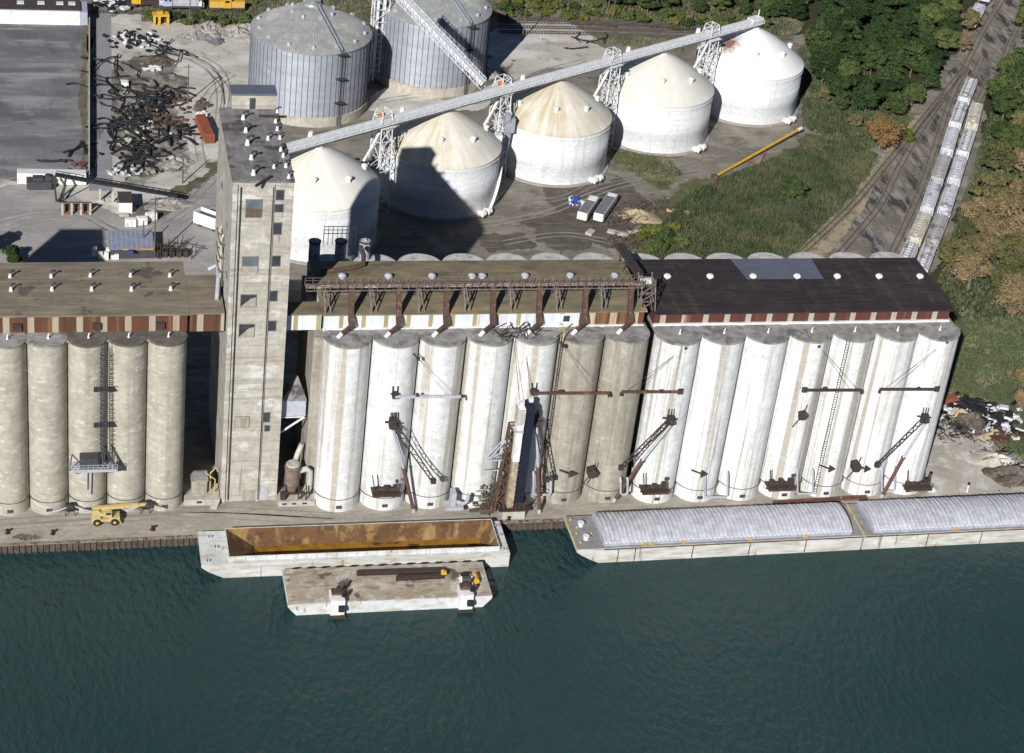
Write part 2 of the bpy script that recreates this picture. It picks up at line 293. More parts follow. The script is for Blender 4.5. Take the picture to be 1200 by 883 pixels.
m_sandg=mat('sandy_verge',(0.396,0.324,0.228),(0.312,0.252,0.174),.2,layers=[((0.156,0.162,0.072),(1,1,1),.3,.58,.7,.6)],bump=.05,bsc=1)
m_grassg=mat('grass_ground',(.075,.095,.035),(.12,.115,.055),.15,layers=[((.17,.15,.085),(1,1,1),.3,.58,.74,.6)],bump=.1,bsc=1)
m_forest=mat('forest_floor',(.035,.04,.018),(.055,.05,.025),.2,bump=.1,bsc=1)
m_stain=mat('dark_wet_dirt',(.085,.072,.058),(.125,.108,.088),.3,layers=[((.2,.17,.13),(.15,1,1),.8,.6,.75,.6)])
m_lotdust=mat('dusty_asphalt',(.225,.22,.22),(.165,.163,.168),.07,layers=[((.30,.295,.285),(.15,1,1),.22,.56,.74,.6),((.11,.108,.115),(.3,1,1),.12,.56,.72,.6)])
m_beltdirt=mat('oily_dirt',(.30,.27,.235),(.19,.165,.135),.1,layers=[((.09,.08,.07),(1,1,1),.13,.52,.70,.8),((.46,.44,.41),(1,1,1),.3,.60,.74,.6)],bump=.1,bsc=1)
m_verge=mat('dry_weedy_dirt',(.17,.14,.10),(.12,.105,.07),.15,layers=[((.075,.08,.035),(1,1,1),.3,.54,.70,.6)],bump=.1,bsc=1)
xs=[-1500,-400,-150,150,400,1500]
g=MB().sheet([(-1500,dock(-200)),(-200,dock(-200)),(-60,dock(-60)),(150,dock(150)),(400,dock(400)),(1500,dock(400)),(1500,2500),(-1500,2500)],0); struct('ground',g,m_ground)
def blob(px, jit=1.2, step=4.0, seed=1):
    """irregular ground patch: each side broken up by repeated midpoint displacement"""
    rr=random.Random(seed); P=[G(*q) for q in px]; out=[]
    def sub(a,b,amp):
        d=b-a
        if d.length<1.0: return [a]
        nr=Vector((-d.y,d.x,0)).normalized(); m=(a+b)/2+nr*rr.uniform(-1,1)*min(amp,d.length*.3)
        return sub(a,m,amp*.62)+sub(m,b,amp*.62)
    for i,a in enumerate(P): out+=sub(a,P[(i+1)%len(P)],jit*2.2)
    return [(q.x,q.y) for q in out]
def patch(name,px,m,z,jit=1.2,step=4.0,seed=1): return struct(name,MB().sheet(blob(px,jit,step,seed),z),m)
patch('gravel_yard',[(128,20),(185,22),(300,26),(300,110),(262,130),(262,205),(215,245),(125,252),(60,330),(-90,340),(-90,205),(105,215),(128,205)],m_pale,.03,1.0,seed=2)
patch('dirt_road',[(-90,250),(-20,222),(60,222),(150,262),(205,240),(262,200),(268,280),(262,360),(-90,360)],m_mid,.045,1.2,seed=3)
struct('asphalt_lot',MB().sheet([tuple(G(u,v)[:2]) for u,v in ((-120,10),(102,14),(101,206),(-120,212))],.05),m_asph)
patch('lot_dust',[(-120,150),(-20,140),(40,150),(80,120),(92,60),(101,30),(101,206),(60,206),(-120,212)],m_lotdust,.062,2.5,3,seed=41)
patch('lot_dust',[(-120,70),(20,72),(90,66),(92,80),(30,84),(-120,82)],m_lotdust,.064,1.2,3,seed=42)
struct('road',MB().sheet([tuple(G(u,v)[:2]) for u,v in ((113,16),(130,15),(132,224),(104,224))],.05),m_roadg)
patch('concrete_yard',[(430,128),(456,90),(520,118),(560,112),(660,30),(700,48),(640,80),(560,130),(470,140)],m_pale,.03,1.0,seed=5)
patch('pale_yard',[(640,18),(720,60),(690,85),(600,70),(575,95),(560,40)],m_pale,.035,1.5,seed=6)
patch('rail_yard',[(570,20),(760,30),(930,40),(940,22),(760,24),(640,16)],m_ballast,.04,.8,seed=7)
patch('belt_dirt',[(134,70),(160,60),(205,75),(222,100),(225,150),(222,205),(170,222),(138,218),(128,160)],m_beltdirt,.045,2.0,3,seed=31)
patch('rough_verge',[(150,240),(200,222),(240,196),(262,188),(262,202),(205,236),(178,258),(150,262)],m_verge,.06,1.2,2,seed=32)
patch('lot_edge_weeds',[(95,24),(101,24),(101.5,206),(92,206),(96,150),(93,90)],m_verge,.07,.5,1,seed=33)
patch('dark_mud',[(562,275),(620,272),(628,290),(572,297)],m_stain,.05,.8,2,seed=8)
patch('damp_soil',[(640,215),(720,205),(760,235),(745,290),(660,300),(610,260)],m_stain,.03,2.5,3,seed=18)
patch('grass_verge',[(712,176),(775,178),(800,205),(770,222),(735,200)],m_grassg,.04,1.5,2.5,seed=9)
patch('sandy_verge',[(895,315),(985,250),(1035,185),(1060,150),(1085,130),(1070,165),(1030,235),(960,315)],m_sandg,.035,1.2,3,seed=10)
patch('reed_bed',[(745,300),(752,262),(790,225),(850,205),(910,185),(940,160),(995,165),(1030,182),(985,248),(920,315),(740,330)],m_grassg,.03,1.5,3,seed=11)
patch('forest_ground',[(585,-6),(900,-20),(1150,-20),(1125,60),(1098,98),(1065,135),(1040,170),(975,165),(950,120),(940,40),(760,32),(600,20)],m_forest,.02,2,4,seed=12)
patch('rail_bed',[(930,330),(1000,262),(1062,160),(1110,85),(1150,20),(1185,-30),(1260,-30),(1200,30),(1165,90),(1130,170),(1095,260),(1075,330)],m_ballast,.05,1.0,3,seed=13)
patch('woodland_floor',[(1090,330),(1120,250),(1150,150),(1190,60),(1300,-20),(1400,300),(1300,520),(1240,540),(1120,400)],m_forest,.02,2,4,seed=14)
patch('grass_bank',[(1085,420),(1130,372),(1200,372),(1290,420),(1300,560),(1195,545),(1150,500),(1110,478)],m_grassg,.03,1.5,3,seed=15)
# wheel ruts worn into the yard
m_rut=mat('wheel_ruts',(.21,.193,.17),(.27,.25,.22),.3)
m_rut2=mat('pale_wheel_ruts',(.33,.31,.285),(.25,.235,.21),.3)
def ruts(pts,m,w=.45,gap=1.9,z=.075):
    P=[G(*q) for q in pts]; Q=[]
    for i in range(len(P)-1):
        p0=P[max(i-1,0)];p1=P[i];p2=P[i+1];p3=P[min(i+2,len(P)-1)]
        for k in range(10):
            t=k/10; Q.append(.5*((2*p1)+(p2-p0)*t+(2*p0-5*p1+4*p2-p3)*t*t+(3*p1-p0-3*p2+p3)*t**3))
    for s in (-gap/2,gap/2):
        vs=[];
        for i,q in enumerate(Q):
            d=(Q[min(i+1,len(Q)-1)]-Q[max(i-1,0)]).normalized(); n=Vector((d.y,-d.x,0)); ww=w*(.5+.5*abs(math.sin(i*.7)))
            vs+=[(*(q+n*(s-ww/2))[:2],z),(*(q+n*(s+ww/2))[:2],z)]
        struct('wheel_ruts',MB().add(vs,[(2*i,2*i+1,2*i+3,2*i+2) for i in range(len(Q)-1)]),m)
for pts,mm in (([(-10,262),(40,250),(95,252),(140,272),(185,262),(225,235),(255,205)],m_rut),([(-10,275),(50,258),(110,262),(150,276),(200,266),(240,240)],m_rut2),([(150,40),(190,55),(240,70),(262,90),(268,125)],m_rut),([(160,36),(205,60),(245,80),(258,110),(255,150)],m_rut2),([(175,60),(225,70),(262,100),(262,130)],m_rut),([(236,190),(232,150),(245,110),(275,85)],m_rut2),([(600,240),(660,232),(700,215),(760,205),(820,190),(880,165)],m_rut),([(560,265),(640,250),(690,230),(740,215),(830,200)],m_rut2),([(590,285),(660,275),(720,285)],m_rut2),([(440,120),(500,112),(560,120),(620,90),(690,70)],m_rut2),([(0,618),(100,612),(230,604),(420,612),(560,604),(640,602)],m_rut2),([(0,613),(90,607),(240,598),(400,606)],m_rut)): ruts(pts,mm)
# quay apron along the water, following the dock line
ax=[-95+i*5 for i in range(50)]
struct('quay',MB().sheet([(x,dock(x)+.0) for x in ax]+[(x,7.5) for x in reversed(ax)],.04),m_quay)
patch('quay_yard',[(1072,600),(1085,560),(1100,500),(1118,478),(1150,500),(1172,545),(1188,562),(1240,575),(1240,592)],m_pad,.055,.8,2.5,seed=16)
# sheet-pile wall under the quay edge, its cap and the river
m_pile=mat('sheet_pile_steel',(.115,.09,.07),(.06,.05,.042),.8,layers=[((.15,.09,.05),(1,1,.3),.9,.62,.76,.6)])
mb=MB(); x=-95.0
while x<190:
    y=dock(x); mb.box(x,x+.55,y-.30,y+.1,-4,-.02); mb.box(x+.55,x+1.1,y-.02,y+.1,-4,-.02); x+=1.1
pw=single('sheet_pile_wall','dark rusty sheet pile quay wall along the river edge','quay wall',mb,m_pile,loc=(0,dock(0),-4))
cap=MB(); x=-95.0
while x<190: cap.add([(x,dock(x)-.45,0),(x+5,dock(x+5)-.45,0),(x+5,dock(x+5)+.25,0),(x,dock(x)+.25,0),(x,dock(x)-.45,.22),(x+5,dock(x+5)-.45,.22),(x+5,dock(x+5)+.25,.22),(x,dock(x)+.25,.22)],[(4,5,6,7),(0,1,5,4),(3,2,6,7)]); x+=5
obj('cap_beam',cap,mat('worn_cap_concrete',(.30,.25,.19),(.17,.13,.10),.9,layers=[((.05,.045,.04),(1,1,1),1.4,.6,.7,.7)]),pw)
m=bpy.data.materials.new('river_water'); m.use_nodes=True; nt=m.node_tree; b=nt.nodes['Principled BSDF']
b.inputs['Base Color'].default_value=(.017,.046,.047,1); b.inputs['Roughness'].default_value=.22; b.inputs['IOR'].default_value=1.33
ps=nt.nodes.new('ShaderNodeNewGeometry').outputs['Position']
def wn(vs,sc,det):
    v=nt.nodes.new('ShaderNodeVectorMath'); v.operation='MULTIPLY'; nt.links.new(ps,v.inputs[0]); v.inputs[1].default_value=vs
    n=nt.nodes.new('ShaderNodeTexNoise'); n.inputs['Scale'].default_value=sc; n.inputs['Detail'].default_value=det; nt.links.new(v.outputs[0],n.inputs['Vector']); return n.outputs['Fac']
b1=nt.nodes.new('ShaderNodeBump'); b1.inputs['Distance'].default_value=.85; nt.links.new(wn((1,.55,1),.85,5),b1.inputs['Height'])
b2=nt.nodes.new('ShaderNodeBump'); b2.inputs['Distance'].default_value=.9; nt.links.new(wn((1,.7,1),.09,3),b2.inputs['Height']); nt.links.new(b2.outputs[0],b1.inputs['Normal'])
nt.links.new(b1.outputs[0],b.inputs['Normal']); m_water=m
wr=nt.nodes.new('ShaderNodeMapRange'); nt.links.new(wn((.6,1,1),.022,3),wr.inputs[0]); wr.inputs[1].default_value=.38; wr.inputs[2].default_value=.62; wr.inputs[3].default_value=.13; wr.inputs[4].default_value=.36; nt.links.new(wr.outputs[0],b.inputs['Roughness'])
wm=nt.nodes.new('ShaderNodeMix'); wm.data_type='RGBA'; nt.links.new(wn((.5,1,1),.035,4),wm.inputs[0]); wm.inputs[6].default_value=(.010,.036,.040,1); wm.inputs[7].default_value=(.026,.055,.053,1); nt.links.new(wm.outputs[2],b.inputs['Base Color'])
struct('water',MB().sheet([(-1500,-1500),(1500,-1500),(1500,3),(-1500,-3)],-2.0),m_water)

# ------------------------------------------------------------------ silos
pB=9.2
def gooseneck(mbw, mbd, x,y,z,s=1.0,lean=(.6,.5)):
    mbw.cyl((x,y,z),(x,y,z+.7*s),.42*s,.26*s,10); mbw.cyl((x,y,z+.7*s),(x,y,z+1.0*s),.24*s,.24*s,8)
    mbd.tube([(x,y,z+.95*s),(x+.05,y+.05,z+1.35*s),(x+lean[0]*.5*s,y+lean[1]*.5*s,z+1.5*s),(x+lean[0]*s,y+lean[1]*s,z+1.2*s)],.2*s,8)
def silo(name,label,Rr,H,x,y,mshaft,mdeck,group,vent=.62,pipe=True):
    t=thing(name,label,'silo',(x,y,0),0,group)
    obj('shaft',MB().lathe([(Rr,0),(Rr,H*.33),(Rr,H*.66),(Rr,H-.01)],n=72,cap=False),mshaft,t,True,world=False)
    obj('cap_slab',MB().lathe([(Rr-.05,H-.3),(Rr+.09,H-.25),(Rr+.09,H+.10),(Rr-.22,H+.14)],n=72),mdeck,t,False,world=False)
    if vent:
        a=MB();d=MB(); gooseneck(a,d,.2,-.7,H+.13,vent,(.5,.5)); v=obj('vent',a,m_white,t,True,world=False); WL[v.name]=(0,0,0); obj('hood',d,m_whitesteel,v,True,world=False)
    if pipe:
        p=MB(); pts=[((Rr+.22)*math.cos(a),(Rr+.22)*math.sin(a),3.1) for a in [math.radians(-172+i*8.2) for i in range(21)]]; p.tube(pts,.07,6)
        obj('ring_pipe',p,m_dsteel,t,True,world=False)
        h=MB(); h.box(-.55,.55,-Rr-.12,-Rr+.5,.9,1.6); obj('hatch',h,m_dsteel,t,world=False)
    return t
SB=[]
lab=['white silo at the left end of the middle block nearest the concrete tower','white silo with the low winch bracket and twin booms on its front','white silo crossed by the thin grey horizontal boom','white silo left of the unloading leg, overgrown machinery at its foot','white silo standing behind the marine unloading leg','tan streaked silo right of the marine unloading leg','tan weathered silo at the right end of the middle block beside the dark gap']
gB='front row silos of the middle block'
pw_=silo('grain_silo',lab[0],4.57,38.4,4.6,3.9,m_white_silo,m_deck,gB,0); SB.append(pw_)
for k in range(1,5): SB.append(dup(pw_,(4.6+pB*k,3.9,0),0,lab[k]))
pt_=silo('grain_silo',lab[5],4.57,38.4,4.6+pB*5,3.9,m_tan_silo2,m_deck,gB,0); SB.append(pt_)
SB.append(dup(pt_,(4.6+pB*6,3.9,0),0,lab[6]))
XC=65.5
labC=['white silo carrying the loading spout right of the dark gap','second white silo from the dark gap in the right block with long brown streaks','third white silo right of the dark gap, bent pipe at its left foot','fourth white silo from the dark gap with grey smears and rusty balcony','fifth white silo right of the gap, with a ladder strip on its left','second last white silo of the right block, small rusted box low on its face','last white silo at the right end beside the pale dirt yard']
gC='front row silos of the right block'
pc=silo('grain_silo',labC[0],4.57,38.4,XC+4.6,3.1,m_white_silo2,m_deck,gC)
SC=[pc]+[dup(pc,(XC+4.6+pB*k,3.1,0),0,labC[k]) for k in range(1,7)]
XA=-25.67; pA=7.33
labA=['tan silo nearest the concrete tower in the left block','second tan silo left of the concrete tower, above the crane truck boom tip','tan silo carrying the steel stair and hanging platform in the left block','fourth tan silo left of the tower, with a white rimmed top','fifth tan silo left of the tower, cut by the photo edge','sixth tan silo left of the tower','seventh tan silo left of the tower']
gA='tan silos of the left block'
pa=silo('grain_silo',labA[0],3.64,38.2,XA-pA*.5,5.17,m_tan_silo,m_deck_dark,gA)
SA=[pa]+[dup(pa,(XA-pA*(.5+k),5.17,0),0,labA[k]) for k in range(1,7)]
for s in (SA[3],SA[4]):           # pale rimmed tops
    for c in s.children:
        if c.name.startswith('cap_slab'):
            c.data=c.data.copy(); c.data.materials[0]=m_white_deck if 'm_white_deck' in globals() else m_deck
m_backdeck=mat('pale_silo_top',(.58,.57,.54),(.42,.41,.39),.5,layers=[((.2,.19,.17),(1,1,1),.7,.62,.76,.6)])
# back row: only the rounded tops show behind the roofs
bb=silo('grain_silo','silo top showing behind the tan felted roof, leftmost of the back row',4.57,38.4,4.6,30.6,m_tan_silo2,m_backdeck,'back row silos behind the tan roof',pipe=False)
ordn=['first','second','third','fourth','fifth','sixth','seventh']
bb['label']='first rounded silo top from the tower showing behind the tan roof'
for k in range(1,7): dup(bb,(4.6+pB*k,30.6,0),0,ordn[k]+' rounded silo top from the tower showing behind the tan roof')
for k in range(7): dup(bb,(XC+4.6+pB*k,30.2,0),0,ordn[k]+' rounded silo top from the left behind the dark brown roof','back row silos behind the dark roof')

# ------------------------------------------------------------------ gallery buildings on the silo blocks
def gallery(name,label,x0,x1,y0,yr,zd,ze,rise,mw,mr,mlow,lowx0,lowx1,loc,over=.5,curb=None):
    t=thing(name,label,'building',loc)
    obj('base_wall',MB().box(lowx0 if lowx0<0 else lowx0+2.6,lowx1-2.6,y0-.2,yr+.5,0,zd-.35),mlow,t)
    obj('deck',MB().box(lowx0,lowx1,y0-2.9,yr+1.2,zd-.33,zd-.02),m_deck,t)
    obj('wall',MB().extr([(x0,y0,zd),(x0,yr,zd),(x0,yr,ze+.1),(x0,(y0+yr)/2,ze+rise),(x0,y0,ze)],(x1-x0,0,0)),mw,t)
    r=MB(); ym=(y0+yr)/2
    r.extr([(x0-over,y0-over,ze+.06),(x0-over,ym,ze+rise+.1),(x0-over,yr+over,ze+.16),(x0-over,yr+over,ze+.40),(x0-over,ym,ze+rise+.34),(x0-over,y0-over,ze+.30)],(x1-x0+2*over,0,0))
    ro=obj('roof',r,mr,t)
    if curb: obj('curb',MB().box(x0-.2,x1+.2,y0-.5,y0-.02,zd+.02,zd+.02+curb),m_white,t)
    return t,ro
def zroof(y,y0,yr,ze,rise):
    ym=(y0+yr)/2; return ze+.32+rise*(1-abs(y-ym)/(ym-y0))
gA_,rA=gallery('gallery_building','long low gallery with a gravel roof and rust striped wall on the tan silos',-78,-25.6,6.6,25.4,38.2,41.9,.25,m_wallA,m_roofA,m_tan_silo2,-78,-25.9,(-45,16,0))
gB_,rB=gallery('gallery_building','gallery with a tan felt roof and pale striped wall on the middle silos',.2,63.6,6.2,25.6,38.4,41.6,.5,m_wallB,m_roofB,m_tan_silo2,-1.6,64.4,(32,16,0),curb=.3)
gC_,rC=gallery('gallery_building','gallery with a dark brown roof and maroon striped wall on the right silos',65.9,128.6,6.0,26.6,38.4,41.0,.35,m_wallC,m_roofC,m_white_silo2,XC,XC+64.2,(98,16,0),curb=.5)
obj('rusty_wall_bay',MB().box(50.5,63.62,6.14,6.4,38.75,41.55),m_wallB2,gB_)
b_=MB(); b_.box(46.6,48.9,6.0,6.4,39.2,41.2); obj('window',b_,m_whitesteel,gB_); obj('window',MB().box(47.2,48.5,5.93,6.0,39.6,40.9),m_glass,gB_)
# roof details
skp=MB().add([(88.6,18.2,zroof(18.2,6,26.6,41,.35)+.05),(105.2,18.2,zroof(18.2,6,26.6,41,.35)+.05),(105.4,26.9,41.48),(87.6,26.9,41.48),(88.6,18.2,zroof(18.2,6,26.6,41,.35)+.10),(105.2,18.2,zroof(18.2,6,26.6,41,.35)+.10),(105.4,26.9,41.53),(87.6,26.9,41.53)],[(4,5,6,7),(0,1,5,4),(1,2,6,5),(3,0,4,7)])
obj('roof_panel',skp,m_skypanel,gC_)
for u in (782,832,882.5,934,981,1030,1078):
    p=G(u,325,41.9); mb=MB(); mb.lathe([(.35,0),(.35,.35),(.75,.4),(.8,.65),(.55,.95),(.0,1.05)],(p.x,p.y,zroof(p.y,6,26.6,41,.35)-.02),14); obj('roof_vent',mb,m_white,gC_,True)
for (u,v) in ((12,327),(60,327),(106,326),(153,326),(199,326),(13,343),(61,342.5),(107.5,342.5),(154,342.5),(200,342)):
    p=G(u,v,42.1); a=MB(); d=MB(); gooseneck(a,d,p.x,p.y,zroof(p.y,6.6,25.4,41.9,.25),.95,(.8,.6)); o=obj('roof_vent',a,m_white,gA_,True); obj('hood',d,m_dsteel,o,True)
for (u,v) in ((401,326),(455,326),(506,326),(553,326),(565,326),(615,325.5),(668,325.5),(720,325.5)):
    p=G(u,v,42.4); mb=MB(); mb.lathe([(.45,0),(.45,.3),(.8,.4),(.8,.8),(.5,1.1),(0,1.2)],(p.x,p.y,zroof(p.y,6.2,25.6,41.6,.5)),12); obj('roof_vent',mb,m_lgrey,gB_,True)
# wall boxes on the rust striped wall
for u in (20,113.5,188): 
    p=G(u,379,40,Y=6.4); obj('wall_louvre',MB().box(p.x-.8,p.x+.8,6.1,6.62,39.0,40.4),m_dkrust,gA_)
# enclosed bridges to the tower
def bridge(label,x0,x1,y0,y1,z0,z1,mw,mr):
    t=thing('enclosed_bridge',label,'bridge',((x0+x1)/2,(y0+y1)/2,z0))
    obj('wall',MB().box(x0,x1,y0,y1,z0,z1),mw,t); obj('roof',MB().box(x0-.02,x1+.02,y0-.3,y1+.3,z1+.003,z1+.25),mr,t); return t
bridge('rust and cream panelled bridge between the left gallery and the tower',-25.05,-18.7,6.3,20,38.3,42.2,m_wallA,m_roofA)
bridge('white panelled bridge from the tower to the middle gallery',-7.0,-.35,6.1,10.2,38.4,41.8,m_wallB,m_roofB)

# ------------------------------------------------------------------ concrete tower
TX0,TX1,TY0,TY1,TH=-18.3,-7.25,4.2,34.4,71.0
tw=thing('concrete_tower','tall tan concrete elevator tower rising between the silo blocks','tower',(-12.8,19,0))
sh=MB().box(TX0,TX1,TY0,TY1,0,TH)
obj('shaft',sh,m_tower,tw)
pil=MB()
pil.box(TX0-.02,TX0+.85,TY0-.35,TY0+.1,0,TH-.4); pil.box(-11.35,-10.75,TY0-.28,TY0+.1,0,TH-.4); pil.box(TX1-.5,TX1+.02,TY0-.25,TY0+.1,0,TH-.4)
obj('pilaster',pil,m_tower,tw)
st=MB()
for x in (-16.9,-11.0): st.bar((x,TY0-.35,.5),(x,TY0-.35,TH-.8),.16)
obj('downpipe',st,m_dsteel,tw)
obj('roof',MB().box(TX0-.15,TX1+.15,TY0-.15,TY1+.15,TH+.003,TH+.35),m_tower_roof,tw)
pe=MB().box(-16.0,-7.6,TY1-.3,TY1+3.4,0,TH+3.2); obj('penthouse',pe,m_tower,tw)
obj('penthouse_roof',MB().box(-16.2,-7.4,TY1-.5,TY1+3.6,TH+3.203,TH+3.6),m_skypanel,tw)
obj('door',MB().box(-12.6,-11.5,TY1-.38,TY1-.31,TH+.3,TH+2.6),m_dsteel,tw)
wins=[(297.5,244.5,16,17,1),(328,228.5,7.5,9,0),(327,244,8,7,0),(325,268,8,11,0),(293,310,16,15,2),(323.5,306,8,10,0),(291,352.5,16,12,3),(320,347,8,10,0),(289,387.5,16,13,3),(318.6,382,8,10,0),(283.5,495,15,12,4),(312,489,7,10,0),(313,502,5,6,0)]
for (u,v,ww,hh,k) in wins:
    p=G(u,v,Y=TY0); W_=ww/11.4; H_=hh/9.6; q=thing
    mb=MB(); mb.box(p.x-W_-.12,p.x+W_+.12,TY0-.10,TY0+.05,p.z-H_-.12,p.z+H_+.12)
    fr=obj('window',mb,m_frame,tw)
    ib=MB(); ib.box(p.x-W_,p.x+W_,TY0-.13,TY0-.101,p.z-H_,p.z+H_)
    obj('pane',ib,m_bglass if k in(1,2) else m_glass,fr) if k!=4 else obj('pane',ib,m_tan_silo2,fr)
    if k==1: obj('sill_panel',MB().box(p.x-W_,p.x+W_,TY0-.16,TY0-.131,p.z-H_,p.z-.1),m_wood,fr)
    if k==2: obj('sill_panel',MB().box(p.x-W_,p.x+W_,TY0-.16,TY0-.131,p.z-H_,p.z-.35),m_tan_silo2,fr)
    if k==3: obj('broken_board',MB().extr([(p.x-W_,TY0-.16,p.z-H_),(p.x+W_,TY0-.16,p.z-H_),(p.x+W_,TY0-.16,p.z+H_*.6),(p.x+W_*.3,TY0-.16,p.z+H_*.4)],(0,.028,0)),m_tan_silo2,fr)
obj('door',MB().box(-13.9,-11.5,TY0-.12,TY0+.05,.1,2.6),m_tan_silo2,tw); obj('door',MB().box(-10.2,-9.0,TY0-.14,TY0+.05,.1,3.1),m_lgrey,tw)
# side windows and service pipes on the tower's left face
for k,(y,z) in enumerate(((12,58),(17,50),(9,49),(14,44),(10,42),(24,60),(20,38.5))):
    obj('window',MB().cyl((TX0-.12,y,z),(TX0+.02,y,z),.75,.75,12),m_glass,tw)
pp=MB()
for dy,r in ((15,.22),(18.5,.30)): pp.tube([(TX0-.6,dy,42.2),(TX0-.6,dy,53.5),(TX0-.2,dy,54.3)],r,8)
obj('riser_pipe',pp,m_ltcon,tw,True)
cr=MB()
for z in (44,47,50,53): cr.bar((TX0-.1,13.5,z),(TX0-1.0,13.5,z),.18); cr.bar((TX0-1.0,13.5,z),(TX0-1.0,20,z),.18)
obj('pipe_bracket',cr,m_redrust,tw)
rv=[]
for (u,v,s) in ((285,140,1.3),(288,155,1.3),(290,170,1.5),(294.5,187,1.3),(297,205,1.4),(314,164,1.1),(325,132,.9),(323,144,1.1),(325,153,1.1),(328,163,1.0),(329,177,1.1),(332,184,1.1),(321,197,1.0),(335,196,1.1),(338.5,209,1.1)):
    p=G(u,v,TH+.35); a=MB(); d=MB(); gooseneck(a,d,p.x,p.y,TH+.33,s*.82,(1.0,.5))
    o=obj('roof_vent',a,m_white,tw,True); obj('hood',d,m_dsteel,o,True)
ob=MB(); a=G(300,218,TH+.8); b=G(318,205,TH+.9); ob.bar((a.x,a.y+.4,TH+.55),(b.x,b.y,TH+.6),.4); obj('roof_beam',ob,m_dkrust,tw); ob=MB(); a=G(303,135,TH+.8); b=G(336,136,TH+.8); ob.bar((a.x,a.y,TH+.6),(b.x,b.y,TH+.6),.35)
obj('roof_beam',ob,m_dkrust,tw)
# elbow duct from the roof gravel to the tower
q=MB(); a=G(245,314,43.5); b=G(256,325,45); c=G(254,352,42.6)
q.tube([(a.x,a.y,43.2),(a.x+1.5,a.y-1,44.6),(b.x,b.y,44.9),(c.x,c.y,42.6)],.42,10)
single('elbow_duct','pale bent duct on the gravel roof beside the tower','duct',q,m_lgrey,smooth=True)
# second headhouse, standing just outside the left edge of the photograph (its shadow falls on the yard)
hh=thing('concrete_headhouse','tan concrete headhouse at the far left end of the left block','building',(-96,18,0))
obj('shaft',MB().box(-101,-91,6,22.7,0,60),m_tower,hh); obj('roof',MB().box(-101.2,-90.8,5.8,22.9,60.003,60.4),m_tower_roof,hh)

# ------------------------------------------------------------------ white tanks
TC=[(13.26,113.77),(47.57,135.47),(81.19,153.81),(115.05,172.30),(147.43,190.79)]
TR,TH_,TCn=15.38,14.34,9.11
tl=['white tank nearest the concrete tower, roof streaked tan','white tank half in the shadow of the concrete tower','middle tank of the white row, its roof washed brown on the left','white tank with a plain cream roof beside the grass verge','last white tank of the row, with a rust splash on its bright roof']
tm=[tank_roof_mat('tank_roof_streaked',(.72,.70,.645),(.47,.37,.22),.50,(-1,.5)),tank_roof_mat('tank_roof_tan',(.69,.66,.59),(.43,.34,.20),.72,(-.9,.1)),
    tank_roof_mat('tank_roof_brown',(.68,.65,.58),(.41,.32,.18),.82,(-.8,-.2)),tank_roof_mat('tank_roof_cream',(.66,.64,.58),(.54,.50,.42),.6,(-.4,0)),tank_roof_mat('tank_roof_white',(.77,.77,.75),(.68,.67,.63),.5,(-.5,0),(-8.0,-2.6))]
m_tcon=mat('tank_foot_concrete',(.36,.33,.29),None,.5)
cdir=Vector((TC[4][0]-TC[0][0],TC[4][1]-TC[0][1],0)).normalized(); cn=Vector((-cdir.y,cdir.x,0))
fan_proto=None
def rf(f): return TCn*(1-f**1.4)
